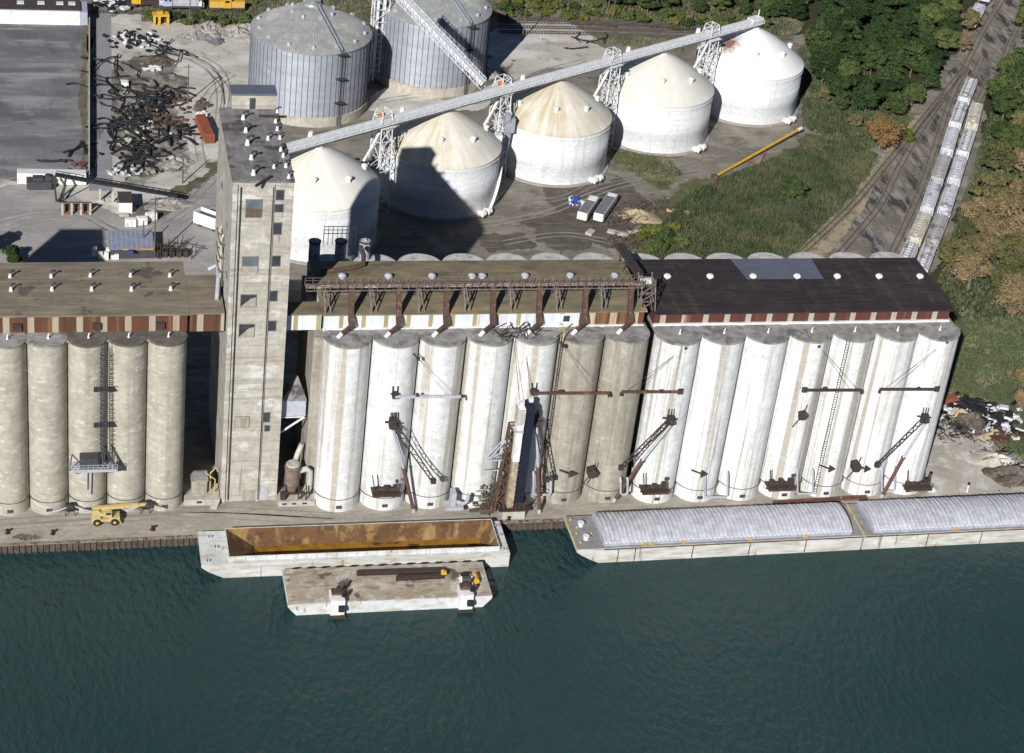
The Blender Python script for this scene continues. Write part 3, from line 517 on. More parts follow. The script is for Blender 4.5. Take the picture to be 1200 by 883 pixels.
for i,(cx,cy) in enumerate(TC):
    t=thing('storage_tank',tl[i],'tank',(cx,cy,0),0,'white storage tanks in a row')
    obj('footing',MB().lathe([(TR+.9,0),(TR+.9,.35),(TR+.02,.4)],n=96,cap=False),m_tcon,t,world=False)
    obj('shell',MB().lathe([(TR,0),(TR,4.6),(TR+.015,4.62),(TR+.015,9.3),(TR,9.32),(TR,TH_-.02)],n=128,cap=False),m_tank,t,True,world=False)
    obj('eave_ring',MB().lathe([(TR+.003,TH_-1.15),(TR+.16,TH_-1.12),(TR+.16,TH_-.95),(TR+.02,TH_-.92)],n=128,cap=False),m_tank,t,world=False)
    ro=obj('roof',MB().lathe([(TR+.12,TH_-.12),(TR+.12,TH_)]+[(TR*f,TH_+rf(f)) for f in (.93,.85,.75,.65,.55,.45,.35,.25,.16,.09)]+[(1.1,TH_+rf(.07)+.05),(1.0,TH_+TCn+.05),(0,TH_+TCn+.15)],n=128),tm[i],t,True,world=False)
    for ang,rr in ((-90,.62),(-38,.66),(-150,.72),(15,.75),(100,.8),(165,.86)):
        a=math.radians(ang-12); r_=TR*rr; z=TH_+rf(rr)-.15; mb=MB()
        mb.cyl((r_*math.cos(a),r_*math.sin(a),z),(r_*math.cos(a),r_*math.sin(a),z+1.0),.62,.55,10); mb.lathe([(.8,0),(.8,.25),(0,.6)],(r_*math.cos(a),r_*math.sin(a),z+1.0),12); obj('roof_vent',mb,m_white,ro,True,world=False)
    # aeration fans at the foot
    for ang in ((-52,)if i else (-60,)):
        a=math.radians(ang); F=Vector((cx+(TR+1.4)*math.cos(a),cy+(TR+1.4)*math.sin(a),0))
        if fan_proto is None:
            f0=thing('aeration_fan','white aeration fans at the foot of the tank nearest the tower','fan',tuple(F),a,'aeration fans at the tank feet')
            mb=MB(); mb.cyl((0,-1.7,1.1),(0,-.5,1.1),.95,.95,14); mb.cyl((0,.7,1.0),(0,1.9,1.0),.85,.85,14); obj('fan_drum',mb,m_white,f0,True,world=False)
            mb=MB(); mb.bar((-1.6,-1.1,.9),(0,-1.1,.9),1.0); mb.bar((-1.6,1.3,.8),(0,1.3,.8),.9); obj('duct',mb,m_whitesteel,f0,world=False)
            mb=MB(); mb.box(.3,1.0,-1.5,-.7,.1,.9); mb.box(.4,1.1,.9,1.7,.1,.9); mb.bar((.2,-2.2,.4),(.2,2.3,.4),.25); obj('motor',mb,m_rust,f0,world=False)
            fan_proto=f0
        else: dup(fan_proto,tuple(F),a,'white aeration fans at the foot of '+['','the half shaded white tank','the middle white tank','the cream roofed tank','the last white tank'][i])
# stair on the second tank
cx,cy=TC[1]; s_=MB()
for k in range(26):
    a0=math.radians(8-k*1.9); a1=math.radians(8-(k+1)*1.9); z0=TH_-k*TH_/26; z1=TH_-(k+1)*TH_/26
    s_.bar((cx+(TR+.5)*math.cos(a0),cy+(TR+.5)*math.sin(a0),z0),(cx+(TR+.5)*math.cos(a1),cy+(TR+.5)*math.sin(a1),z1),.75,.5)
q=[o for o in C.objects if o.name=='storage_tank.001'][0]; obj('stair',s_,m_whitesteel,q)
lan=MB(); a=math.radians(10); lan.box(cx+TR*math.cos(a)-.6,cx+TR*math.cos(a)+1.2,cy+TR*math.sin(a)-1,cy+TR*math.sin(a)+1,TH_-.1,TH_+.9); obj('stair_landing',lan,m_whitesteel,q)

# ------------------------------------------------------------------ conveyor gallery over the tanks
def lattice(mb,base,top,w0,w1,nb,r=.13,ax=Vector((1,0,0)),ay=Vector((0,1,0))):
    B=Vector(base);T=Vector(top)
    def cor(t,i):
        c=B.lerp(T,t); ww=(w0*(1-t)+w1*t)/2; sx=(-1,1,1,-1)[i]; sy=(-1,-1,1,1)[i]; return c+ax*sx*ww+ay*sy*ww
    for i in range(4):
        mb.bar(cor(0,i),cor(1,i),r*1.6)
        for k in range(nb):
            t0=k/nb;t1=(k+1)/nb; j=(i+1)%4
            mb.bar(cor(t1,i),cor(t1,j),r); mb.bar(cor(t0,i) if k%2 else cor(t0,j),cor(t1,j) if k%2 else cor(t1,i),r)
ZC=25.6
cl=Vector((TC[0][0],TC[0][1],ZC))-cdir*14; ce=Vector((TC[4][0],TC[4][1],ZC))+cdir*1.5
off=cn*.2; cl+=off; ce+=off
cg=thing('conveyor_gallery','long pale conveyor gallery running over the peaks of the white tanks','conveyor',tuple(cl))
mb=MB(); mb.bar(cl,ce,1.25,1.1); obj('housing',mb,m_conv,cg)
mb=MB(); mb.bar(cl+Vector((0,0,.72)),ce+Vector((0,0,.72)),.8,.3); obj('belt_cover',mb,m_whitesteel,cg)
mb=MB(); n_=60
wk=-cn*1.35
mb.bar(cl+wk-Vector((0,0,.55)),ce+wk-Vector((0,0,.55)),.9,.1)
for k in range(n_+1):
    p=cl.lerp(ce,k/n_)+wk*1.3; mb.bar(p-Vector((0,0,.55)),p+Vector((0,0,.6)),.10)
for h in (.1,.6): mb.bar(cl+wk*1.3+Vector((0,0,h)),ce+wk*1.3+Vector((0,0,h)),.10)
obj('walkway',mb,m_whitesteel,cg)
mb=MB()
for k in range(46):
    p=cl.lerp(ce,(k+.5)/46); mb.bar(p-cn*1.2-Vector((0,0,.75)),p+cn*1.0-Vector((0,0,.75)),.22)
mb.bar(cl-cn*.9-Vector((0,0,1.4)),ce-cn*.9-Vector((0,0,1.4)),.2); mb.bar(cl+cn*.9-Vector((0,0,1.4)),ce+cn*.9-Vector((0,0,1.4)),.2)
for k in range(60):
    for s in (-.9,.9):
        p=cl.lerp(ce,k/60)+cn*s; p2=cl.lerp(ce,(k+1)/60)+cn*s
        mb.bar(p-Vector((0,0,1.4 if k%2 else .6)),p2-Vector((0,0,.6 if k%2 else 1.4)),.12)
obj('truss',mb,m_whitesteel,cg)
mb=MB(); mb.bar(ce-cdir*4,ce,2.6,2.0); mb.bar(ce-cdir*1+Vector((0,0,1)),ce-cdir*1+Vector((0,0,3.2)),.25); obj('drive_head',mb,m_whitesteel,cg)
for f in (.075,.24,.475,.70,.86):
    p=cl.lerp(ce,f)+cn*1.6; mb=MB(); mb.cyl(p,p+Vector((0,0,1.4)),.75,.55,10); obj('dust_hood',mb,m_white,cg,True)
for lab_,u,v in (('first orange motor on the conveyor gallery, above the tank nearest the tower',447,135),('second orange motor on the conveyor gallery, beside the galvanised tower',587,99)):
    p=G(u,v,ZC+1.1); mb=MB(); mb.box(p.x-.55,p.x+.55,p.y-.5,p.y+.5,ZC+.6,ZC+1.7); mb.cyl((p.x,p.y,ZC+1.7),(p.x,p.y,ZC+2.1),.35,.2,10); obj('motor',mb,mat('orange_paint',(.62,.16,.03)),cg)
twl=['nearest the concrete tower','with the grey filter box, between the second and third tanks','between the middle and the cream roofed tank','between the last two tanks']
for i in range(4):
    mid=(Vector((*TC[i],0))+Vector((*TC[i+1],0)))/2
    p=mid+cn*.2
    t=thing('conveyor_tower','white lattice conveyor tower '+twl[i],'lattice tower',tuple(p),0,'lattice towers between the tanks')
    mb=MB(); lattice(mb,p,p+Vector((0,0,ZC-1.4)),4.6,3.4,6,.15,cdir,cn); obj('frame',mb,m_whitesteel,t)
    mb=MB(); 
    for s in (-1,1):
        a=p+Vector((0,0,ZC-2.6)); mb.tube([a+cdir*s*.4,a+cdir*s*3.0-Vector((0,0,4.5)),a+cdir*s*5.2-Vector((0,0,7.6))],.35,8)
    obj('spout',mb,m_whitesteel,t,True)
    mb=MB(); a=p+Vector((0,0,ZC+1.6)); lattice(mb,p+Vector((0,0,ZC-.5)),p+Vector((0,0,ZC+2.6)),3.6,2.6,2,.13,cdir,cn); mb.bar(a-cdir*2-cn*2+Vector((0,0,-3)),a+cdir*2-cn*2+Vector((0,0,-3)),1.2,.1); obj('head_frame',mb,m_whitesteel,t)
    if i==1:
        mb=MB(); a=p-cn*2.4+cdir*1.6; mb.box(a.x-1.3,a.x+1.3,a.y-1.2,a.y+1.2,13.5,17.5); mb.cyl((a.x,a.y,13.5),(a.x,a.y,8),.9,.5,12); mb.box(a.x-1.6,a.x-.2,a.y-1.8,a.y-.6,17,19); obj('filter_box',mb,m_grey,t)

# ------------------------------------------------------------------ galvanised bins
m_bin=bpy.data.materials.new('corrugated_bin_steel'); m_bin.use_nodes=True; nt=m_bin.node_tree; nd=nt.nodes; lk=nt.links; b=nd['Principled BSDF']
b.inputs['Roughness'].default_value=.42; b.inputs['Metallic'].default_value=.15
tc=nd.new('ShaderNodeTexCoord').outputs['Object']; sx=nd.new('ShaderNodeSeparateXYZ'); lk.new(tc,sx.inputs[0])
at2=nd.new('ShaderNodeMath'); at2.operation='ARCTAN2'; lk.new(sx.outputs[1],at2.inputs[0]); lk.new(sx.outputs[0],at2.inputs[1])
cxy=nd.new('ShaderNodeCombineXYZ'); lk.new(at2.outputs[0],cxy.inputs[0]); lk.new(sx.outputs[2],cxy.inputs[1])
br=nd.new('ShaderNodeTexBrick'); br.inputs['Scale'].default_value=1; br.inputs['Brick Width'].default_value=.285; br.inputs['Row Height'].default_value=1.17; br.inputs['Mortar Size'].default_value=.006; br.inputs['Mortar Smooth'].default_value=.2
br.inputs['Color1'].default_value=(.36,.385,.43,1); br.inputs['Color2'].default_value=(.44,.465,.51,1); br.inputs['Mortar'].default_value=(.30,.31,.35,1); br.offset=.5
lk.new(cxy.outputs[0],br.inputs['Vector'])
nn=nd.new('ShaderNodeTexNoise'); nn.inputs['Scale'].default_value=.25; nn.inputs['Detail'].default_value=5; lk.new(tc,nn.inputs['Vector'])
mx=nd.new('ShaderNodeMix'); mx.data_type='RGBA'; mx.blend_type='MULTIPLY'; mx.inputs[0].default_value=.25; lk.new(br.outputs[0],mx.inputs[6]); lk.new(nn.outputs['Fac'],mx.inputs[7]); lk.new(mx.outputs[2],b.inputs['Base Color'])
wv=nd.new('ShaderNodeTexWave'); wv.bands_direction='Z'; wv.inputs['Scale'].default_value=2.4; lk.new(tc,wv.inputs['Vector']); bp=nd.new('ShaderNodeBump'); bp.inputs['Distance'].default_value=.03; lk.new(wv.outputs['Fac'],bp.inputs['Height']); lk.new(bp.outputs[0],b.inputs['Normal'])
m_binroof=mat('bin_roof_steel',(.40,.40,.38),(.33,.335,.33),.4,rough=.45,metal=.3,layers=[((.5,.49,.45),(1,1,1),.5,.6,.76,.5)],coords='obj')
GR,GH=16.17,21.28
def grain_bin(label,x,y,ladder):
    t=thing('grain_bin',label,'grain bin',(x,y,0),0,'galvanised grain bins')
    obj('base',MB().lathe([(GR+.35,0),(GR+.35,2.6),(GR+.0,2.7)],n=96,cap=False),mat('bin_base_concrete',(.47,.43,.36),(.36,.33,.28),.5,layers=[((.28,.25,.2),(1,1,.1),1,.6,.75,.6)]),t,world=False)
    sh=obj('shell',MB().lathe([(GR,2.6),(GR,12),(GR,GH)],n=128,cap=False),m_bin,t,True,world=False)
    st=MB()
    for k in range(66):
        a=2*pi*k/66; c,s=math.cos(a),math.sin(a); st.bar((c*(GR+.07),s*(GR+.07),2.7),(c*(GR+.07),s*(GR+.07),GH),.13)
    obj('stiffeners',st,mat('stiffener_steel',(.13,.135,.16),None,1,rough=.5),t,world=False)
    rz=8.3
    ro=obj('roof',MB().lathe([(GR+.3,GH-.25),(GR+.3,GH),(GR*.62,GH+rz*.40),(2.6,GH+rz*.86),(2.2,GH+rz*.95),(0,GH+rz)],n=96),m_binroof,t,True,world=False)
    rb=MB()
    for k in range(96):
        a=2*pi*k/96; c,s=math.cos(a),math.sin(a); rb.bar((c*GR,s*GR,GH+.1),(c*GR*.62,s*GR*.62,GH+rz*.40+.1),.12); rb.bar((c*GR*.62,s*GR*.62,GH+rz*.40+.1),(c*2.6,s*2.6,GH+rz*.86+.08),.12)
    obj('roof_ribs',rb,m_binroof,ro,world=False)
    for k in range(14):
        a=2*pi*(k+.3)/14; r_=GR*.90; z=GH+rz*.105; mb=MB(); mb.box(-.4,.4,-.4,.4,0,.9); mb.xf(Matrix.Translation((r_*math.cos(a),r_*math.sin(a),z-.1))@Matrix.Rotation(a,4,'Z')); obj('roof_vent',mb,m_lgrey,ro,world=False)
    for k in range(8):
        a=2*pi*(k+.3)/8; r_=GR*.36; z=GH+rz*.66; mb=MB(); mb.box(-.4,.4,-.4,.4,0,1.0); mb.xf(Matrix.Translation((r_*math.cos(a),r_*math.sin(a),z-.1))@Matrix.Rotation(a,4,'Z')); obj('roof_vent',mb,m_lgrey,ro,world=False)
    a=math.radians(ladder); c,s=math.cos(a),math.sin(a); d=Vector((c,s,0)); tn=Vector((-s,c,0)); ld=MB()
    for q_ in (-.5,.5): ld.bar(d*(GR+.2)+tn*q_+Vector((0,0,GH+.7)),d*2.4+tn*q_+Vector((0,0,GH+rz*.9+.5)),.2,.5)
    for k in range(18):
        f=k/17; p=d*((GR+.2)*(1-f)+2.4*f)+Vector((0,0,(GH+.5)*(1-f)+(GH+rz*.9+.3)*f)); ld.bar(p-tn*.5,p+tn*.5,.18)
    obj('roof_stair',ld,m_grey,ro,world=False)
    wl=MB()
    for q_ in (-.45,.45): wl.bar(d*(GR+.9)+tn*q_+Vector((0,0,.5)),d*(GR+.9)+tn*q_+Vector((0,0,GH+1)),.14)
    for k in range(30): wl.bar(d*(GR+.9)-tn*.45+Vector((0,0,.7+k*.7)),d*(GR+.9)+tn*.45+Vector((0,0,.7+k*.7)),.1)
    for z in (7,14,21): wl.bar(d*(GR+.8)-tn*1.3+Vector((0,0,z)),d*(GR+.8)+tn*1.3+Vector((0,0,z)),1.4,.12)
    obj('wall_ladder',wl,m_dsteel,t,world=False)
    hub=MB(); hub.cyl((0,0,GH+rz-.2),(0,0,GH+rz+1.6),1.3,1.1,16); hub.box(-1.8,1.8,-1.8,1.8,GH+rz+.6,GH+rz+.75); obj('roof_hub',hub,m_grey,ro,world=False)
    return t
grain_bin('galvanised grain bin behind the concrete tower, nearer of the two',20.5,188.7,-68)
grain_bin('galvanised grain bin at the top edge, behind the sloping conveyor',57.66,208.2,-62)
p0=Vector((41.6,203.5,0)); t=thing('bucket_elevator','pale lattice bucket elevator standing between the two galvanised bins','elevator',tuple(p0))
mb=MB(); lattice(mb,p0,p0+Vector((0,0,44)),4.2,4.2,12,.16); obj('frame',mb,m_conv,t)
mb=MB()
for dx in (-.9,.9): mb.bar(p0+Vector((dx,-.6,0)),p0+Vector((dx,-.6,45)),.75,1.1)
obj('leg_casing',mb,m_whitesteel,t)
sc_=thing('sloping_conveyor','pale enclosed conveyor sloping down from the elevator to the tank gallery','conveyor',tuple(p0+Vector((0,0,40))))
e1=G(567,98,ZC+1.2); s1=G(466,-8,43.0)
mb=MB(); mb.bar(s1,e1,1.5,1.3); obj('housing',mb,m_conv,sc_)
mb=MB(); dd=(e1-s1); nn_=Vector((dd.y,-dd.x,0)).normalized()
for s in (-1.15,1.15):
    for h in (-1.4,1.0): mb.bar(s1+nn_*s+Vector((0,0,h)),e1+nn_*s+Vector((0,0,h)),.14)
    for k in range(24):
        a=s1.lerp(e1,k/24)+nn_*s; b2_=s1.lerp(e1,(k+1)/24)+nn_*s
        mb.bar(a+Vector((0,0,-1.4 if k%2 else 1)),b2_+Vector((0,0,1 if k%2 else -1.4)),.11); mb.bar(a+Vector((0,0,-1.4)),a+Vector((0,0,1)),.11)
obj('truss',mb,m_conv,sc_)

# ------------------------------------------------------------------ barges
def hull(x0,x1,y0,y1,zd,zw,rake0,rake1,seg=8):
    """side profile with raked ends pushed across the beam"""
    pr=[(x0,zd)]
    for k in range(1,seg+1):
        t=k/seg; pr.append((x0+rake0*(1-math.cos(t*pi/2)) if rake0>0 else x0, zd-.9-(zd-.9-zw)*math.sin(t*pi/2) if k else zd))
    pr.insert(1,(x0,zd-.9))
    pr2=[(x1-rake1,zw),(x1,zd-.9 if rake1 else zw),(x1,zd)]
    P=[(x,y0,z) for x,z in pr+pr2]
    return MB().extr(P,(0,y1-y0,0))
ZW=-2.6
bx0,bx1,by0,by1,zd=-23.6,36.0,-17.5,-7.0,1.25
t=thing('open_barge','open hopper barge with a rusty empty hold and pale deck','barge',(6,-12.5,-2))
# hull = side boxes + ends + bottom, leaving the hold open
hp=[(bx0,zd),(bx0,zd-.6),(bx0+1.2,zd-1.6),(bx0+2.8,zd-2.5),(bx0+5.0,-2.4),(bx0+5.0,-3),(bx1-.2,-3),(bx1,-2.0),(bx1,zd)]
hx0,hx1,hy0,hy1=-18.3,33.9,-16.45,-7.75
mb=MB(); mb.extr([(x,by0,z) for x,z in hp],(0,hy0-by0,0)); mb.extr([(x,hy1,z) for x,z in hp],(0,by1-hy1,0))
mb.extr([(x,hy0+.001,z) for x,z in [(bx0,zd),(bx0,zd-.6),(bx0+1.2,zd-1.6),(bx0+2.8,zd-2.5),(bx0+5,-2.4),(hx0,-2.4),(hx0,zd)]],(0,hy1-hy0-.002,0)); mb.box(hx1,bx1-.003,hy0+.001,hy1-.001,-2.4,zd)
obj('hull',mb,m_bargeside,t)
dk=MB(); e=.02
dk.box(bx0+.05,hx0-.1,by0+.05,by1-.05,zd+.003,zd+.04); dk.box(hx1+.1,bx1-.05,by0+.05,by1-.05,zd+.003,zd+.04); dk.box(hx0-.1,hx1+.1,by0+.05,hy0-.1,zd+.003,zd+.04); dk.box(hx0-.1,hx1+.1,hy1+.1,by1-.05,zd+.003,zd+.04)
obj('deck',dk,m_barge,t)
zc=zd+1.05
cm=MB(); cm.box(hx0-.15,hx1+.15,hy0-.15,hy0,zd+.045,zc); cm.box(hx0-.15,hx1+.15,hy1,hy1+.15,zd+.045,zc); cm.box(hx0-.15,hx0,hy0,hy1,zd+.045,zc-.003); cm.box(hx1,hx1+.15,hy0,hy1,zd+.045,zc-.003)
for k in range(27): x=hx0+1+k*(hx1-hx0-2)/26; cm.bar((x,hy0-.22,zd+.05),(x,hy0-.22,zc-.05),.12)
obj('coaming',cm,m_barge,t)
hl=MB(); zb=-2.0; sl=.3
hl.add([(hx0+.01,hy0+.01,zc-.05),(hx1-.01,hy0+.01,zc-.05),(hx1-.01,hy1-.01,zc-.05),(hx0+.01,hy1-.01,zc-.05),(hx0+5.6,hy0+sl,zb),(hx1-2.0,hy0+sl,zb),(hx1-2.0,hy1-sl,zb),(hx0+5.6,hy1-sl,zb)],[(0,1,5,4),(1,2,6,5),(2,3,7,6),(3,0,4,7)])
obj('hold_walls',hl,m_hopper,t)
obj('hold_floor',MB().box(hx0+5.6,hx1-2.0,hy0+sl,hy1-sl,zb-.2,zb+.01),m_grain,t)
for x,y in ((-21.5,-9.2),(-22.4,-16.6),(-20.6,-12.4),(35,-9),(35,-16.6),(34.9,-12)): bl=MB(); bl.cyl((x-.3,y,zd),(x-.3,y,zd+.5),.15,.19,8); bl.cyl((x+.3,y,zd),(x+.3,y,zd+.5),.15,.19,8); bl.box(x-.5,x+.5,y-.2,y+.2,zd+.03,zd+.1); obj('bollard',bl,m_lgrey,t)
# deck work barge
t=thing('work_barge','flat stained work barge moored outside the open barge','barge',(11,-24,-2))
wx0,wx1,wy0,wy1,wz=-8.6,30.2,-29.5,-18.9,.6
hp=[(wx0,wz),(wx0,wz-.55),(wx0+1.9,-2.3),(wx0+2.6,-3),(wx1-2.6,-3),(wx1-1.9,-2.3),(wx1,wz-.55),(wx1,wz)]
obj('hull',MB().extr([(x,wy0,z) for x,z in hp],(0,wy1-wy0,0)),m_barge,t)
obj('deck',MB().box(wx0+.15,wx1-.15,wy0+.15,wy1-.15,wz+.003,wz+.04),m_deckbarge,t)
for k in range(14):
    fd=MB(); fd.cyl((wx0+2+k*2.75,wy1+.1,wz-.3),(wx0+2+k*2.75+1.2,wy1+.1,wz-.3),.42,.42,10); obj('tyre_fender',fd,m_tire,t)
for sx in (0.6,25.0):
    ww=MB(); ww.box(sx-1.3,sx+1.3,wy0-1.1,wy0+2.2,-1.9,wz+1.3); wo=obj('spud_well',ww,m_white,t)
    k_=MB(); k_.box(sx-1.0,sx+.8,wy0+.5,wy0+2.0,wz+1.303,wz+1.9); k_.bar((sx+.6,wy0+1.6,wz+1.4),(sx+1.6,wy0+2.9,wz+2.2),.35); obj('machinery',k_,m_rust,wo)
    k_=MB(); k_.cyl((sx+.1,wy0-1.5,wz-.3),(sx+1.1,wy0-1.5,wz-.3),.65,.65,14); obj('tyre',k_,m_tire,wo); k_=MB(); k_.cyl((sx+1.0,wy0-.2,wz+1.5),(sx+1.5,wy0+.7,wz+1.8),.4,.4,10); obj('tyre',k_,m_tire,wo)
    k_=MB(); k_.box(sx-1.5,sx+1.5,wy0-1.9,wy0-.9,-1.7,-1.5); obj('foot_plate',k_,m_dkrust,wo)
# things lying on the work barge
for lbl,u0,v0,u1,v1 in (('longer rusty steel beam on the work barge deck, nearer the open barge',418,672.5,521,669),('shorter rusty steel beam on the work barge deck',464,678.5,521,675.5)):
    a=G(u0,v0,.9); b2_=G(u1,v1,.9); mb=MB(); 
    mb.bar((a.x,a.y,wz+.12),(b2_.x,b2_.y,wz+.12),.9,.12); mb.bar((a.x,a.y,wz+.42),(b2_.x,b2_.y,wz+.42),.18,.48); mb.bar((a.x,a.y,wz+.72),(b2_.x,b2_.y,wz+.72),.9,.12)
    single('steel_beam',lbl,'beam',mb,m_dkrust,group='steel beams on the work barge')
p=G(520,671.5,1.6); mb=MB(); mb.box(p.x-.5,p.x+.5,p.y-.4,p.y+.4,wz+.79,wz+1.3); mb.cyl((p.x-.2,p.y,wz+1.3),(p.x-.2,p.y,wz+1.7),.2,.2,8); single('yellow_clamp','small yellow clamp at the end of the steel beam','clamp',mb,m_yellow)
p=G(546,683,.8); t=thing('deck_winch','white framed winch on the right end of the work barge','winch',(p.x,p.y,wz+.04))
mb=MB()
for s in (-1,1): 
    mb.box(s*1.0-.15,s*1.0+.15,-1.6,1.6,0,.3); mb.bar((s,-1.3,.3),(s,0,1.6),.2); mb.bar((s,1.3,.3),(s,0,1.6),.2); mb.bar((s,-1.5,.9),(s,1.5,.9),.14)
obj('frame',mb,m_white,t,world=False); obj('drum',MB().cyl((-.85,0,.95),(.85,0,.95),.65,.65,14),m_dsteel,t,True,world=False); obj('engine',MB().box(-.8,.8,1.0,2.0,.1,1.1),m_black,t,world=False)
p=G(557,681,.8); t=thing('fuel_drum','bright yellow drum tank beside the winch on the work barge','drum',(p.x,p.y,wz+.04)); obj('body',MB().cyl((0,-1.0,.75),(0,1.0,.75),.6,.6,16),m_yellow,t,True,world=False); mb=MB(); mb.box(-.6,.6,-.8,-.5,0,.4); mb.box(-.6,.6,.5,.8,0,.4); obj('cradle',mb,m_black,t,world=False)
# covered barges
def covered(label,x0,x1,y0,y1,bow,rz):
    L_=x1-x0; W_=y1-y0
    t=thing('covered_barge',label,'barge',(x0,y0,-2),rz,'covered barges along the quay')
    z=3.5
    if bow: hp=[(0,z),(0,z-.6),(1.3,z-1.6),(3.2,z-2.7),(5.6,-.4),(5.6,-1),(L_,-1),(L_,z)]
    else: hp=[(0,z),(0,-1),(L_,-1),(L_,z)]
    obj('hull',MB().extr([(x,0,zz) for x,zz in hp],(0,W_,0)),m_bargeside,t,world=False)
    obj('deck',MB().box(.1,L_-.1,.1,W_-.1,z+.003,z+.05),m_dgrey,t,world=False)
    hx0=(5.6 if bow else 2.0); hx1=L_-2.3
    obj('coaming',MB().box(hx0,hx1,.6,W_-.6,z+.053,z+.97),m_bcoam,t,world=False)
    # ribbed arched covers
    n=58; cv=MB(); prof=[]
    ya,yb=.45,W_-.45
    for k in range(13):
        f=k/12; y=ya+(yb-ya)*f; prof.append((y,z+.95+1.25*math.sin(pi*f)**.7))
    xs_=[];
    step=(hx1-hx0)/n
    rj=random.Random(int(x0))
    for i in range(n):
        xa=hx0+i*step+rj.uniform(0,.18)*step; hh=rj.uniform(.09,.22)
        xs_+= [(xa,0.0),(xa+step*.14,hh),(xa+step*.38,hh),(xa+step*.5,0.0)]+([(xa+step*.6,-.12),(xa+step*.7,0)] if rj.random()<.35 else [])
    xs_.append((hx1,0.0))
    vs=[(x,y,zz+h*(1 if 0<k<12 else .3)) for (x,h) in xs_ for k,(y,zz) in enumerate(prof)]
    m_=13; fs=[(i*m_+k,(i+1)*m_+k,(i+1)*m_+k+1,i*m_+k+1) for i in range(len(xs_)-1) for k in range(m_-1)]
    fs+= [tuple(range(m_)),tuple((len(xs_)-1)*m_+k for k in range(m_))]
    cv.add(vs,fs); obj('cargo_cover',cv,m_cover,t,world=False)
    lp=MB()
    lp.box(hx0,hx1,.5,.56,z+.9,z+.96)
    for i in range(n): lp.box(hx0+i*step+.2,hx0+i*step+.6,.38,.6,z+.85,z+1.1)
    obj('cover_lugs',lp,m_whitesteel,t,world=False)
    fr=MB()
    for x in ([8.5,12,24,36,48] if bow else [14,26,38,50]): fr.box(x,x+.18,-.06,.0,.1,z-.2)
    fr.box(5.6 if bow else .2,L_,-.12,0,z-.35,z-.1); obj('rubbing_strakes',fr,m_rust,t,world=False)
    for x in ([14,15.6,22,36,48] if bow else [20,40]):
        yl=MB(); yl.cyl((x-.25,.5,z+.05),(x-.25,.5,z+.55),.16,.2,8); yl.cyl((x+.25,.5,z+.05),(x+.25,.5,z+.55),.16,.2,8); yl.box(x-.45,x+.45,.35,.65,z+.05,z+.12); obj('bollard',yl,m_yellow,t,world=False)
    if bow:
        for x,y in ((1.2,2),(1.0,W_-1.4),(1.1,5),(1.6,W_-4),(4,4.6)): yl=MB(); yl.cyl((x,y,z+.05),(x,y,z+.5),.2,.25,8); obj('bollard',yl,m_paleyel,t,world=False)
    obj('bow_edge',MB().box(.02,.2,.1,W_-.1,z+.053,z+.15),m_yellow,t,world=False)
    if bow:
        for y in (3.2,7.6):
            wn_=MB(); wn_.cyl((2.6,y,z+.05),(2.6,y,z+.8),.55,.35,12); wn_.cyl((2.6,y,z+.8),(2.6,y,z+.95),.7,.7,12); obj('hand_winch',wn_,m_whitesteel,t,True,world=False)
    return t
covered('covered barge with a raked bow, lying nearer the open barge',49.4,109.6,-17.6,-6.7,True,.015)
covered('covered barge cut by the right edge of the photo',110.0,170.0,-16.7,-5.8,False,.015)

# ------------------------------------------------------------------ rooftop conveyor, ducts and trestle on the middle gallery
rc=thing('roof_conveyor','long rusty catwalk conveyor carried on frames above the tan roof','conveyor',(30,7,42))
zc=47.2; yc=7.6; xa=-3.5; xb=62.8
mb=MB(); mb.bar((xa,yc,zc),(xb,yc,zc),.75,.6); obj('trough',mb,m_pinkrust,rc)
mb=MB()
for y in (yc-1.1,yc+1.1):
    for z in (zc+.55,zc+1.15): mb.bar((xa,y,z),(xb,y,z),.06)
    mb.bar((xa,y,zc-.45),(xb,y,zc-.45),.13)
    for k in range(45): x=xa+(xb-xa)*k/44; mb.bar((x,y,zc-.45),(x,y,zc+1.15),.09)
obj('handrails',mb,m_catwalk,rc)
for u in (381,435,491,545,599,653,706):
    p=G(u,350,44,); x=G(u,366,41.9).x; mb=MB()
    mb.bar((x,6.2,41.85),(x-.5,yc-.5,zc-.4),.3); mb.bar((x+.1,12.5,42.1),(x-.4,yc+.5,zc-.4),.22); mb.bar((x+1.1,6.4,41.9),(x-.1,yc-.5,zc-.4),.2); mb.bar((x-.2,9.4,44.6),(x,6.7,43.2),.15); mb.bar((x-.2,8.9,45.2),(x+.5,6.6,44.2),.15)
    obj('support_frame',mb,m_catwalk,rc)
mb=MB()
for x in (62.2,65.0):
    for y in (6.6,9.4): mb.bar((x+.9,y,41.3),(x,y,zc+1.4),.2)
for z in (43.5,45.5,47.5):
    mb.bar((62.3,6.6,z),(65.1,6.6,z),.16); mb.bar((62.3,9.4,z),(65.1,9.4,z),.16); mb.bar((65.2,6.6,z),(65.2,9.4,z),.16)
for z in (41.6,43.5,45.5): mb.bar((62.6,6.6,z),(65.2,6.6,z+1.9),.14); mb.bar((65.3,6.6,z),(65.2,9.4,z+1.9),.14)
obj('end_frame',mb,m_catwalk,rc)
for k in range(7):
    x=4.6+pB*k; a=MB(); a.bar((x+.6,yc-.5,zc-.3),(x+.6,5.25,41.4),1.0,.8); a.bar((x+.6,5.25,41.7),(x+.75,4.6,39.9),1.05,.8); a.bar((x+.75,4.7,40.1),(x-1.5,3.2,39.0),.65,.6)
    du=obj('chute_duct',a,m_rust,rc); b_=MB(); b_.cyl((x-1.3,3.3,39.2),(x-2.2,2.8,38.5),.42,.36,10); obj('chute_end',b_,m_white,du)
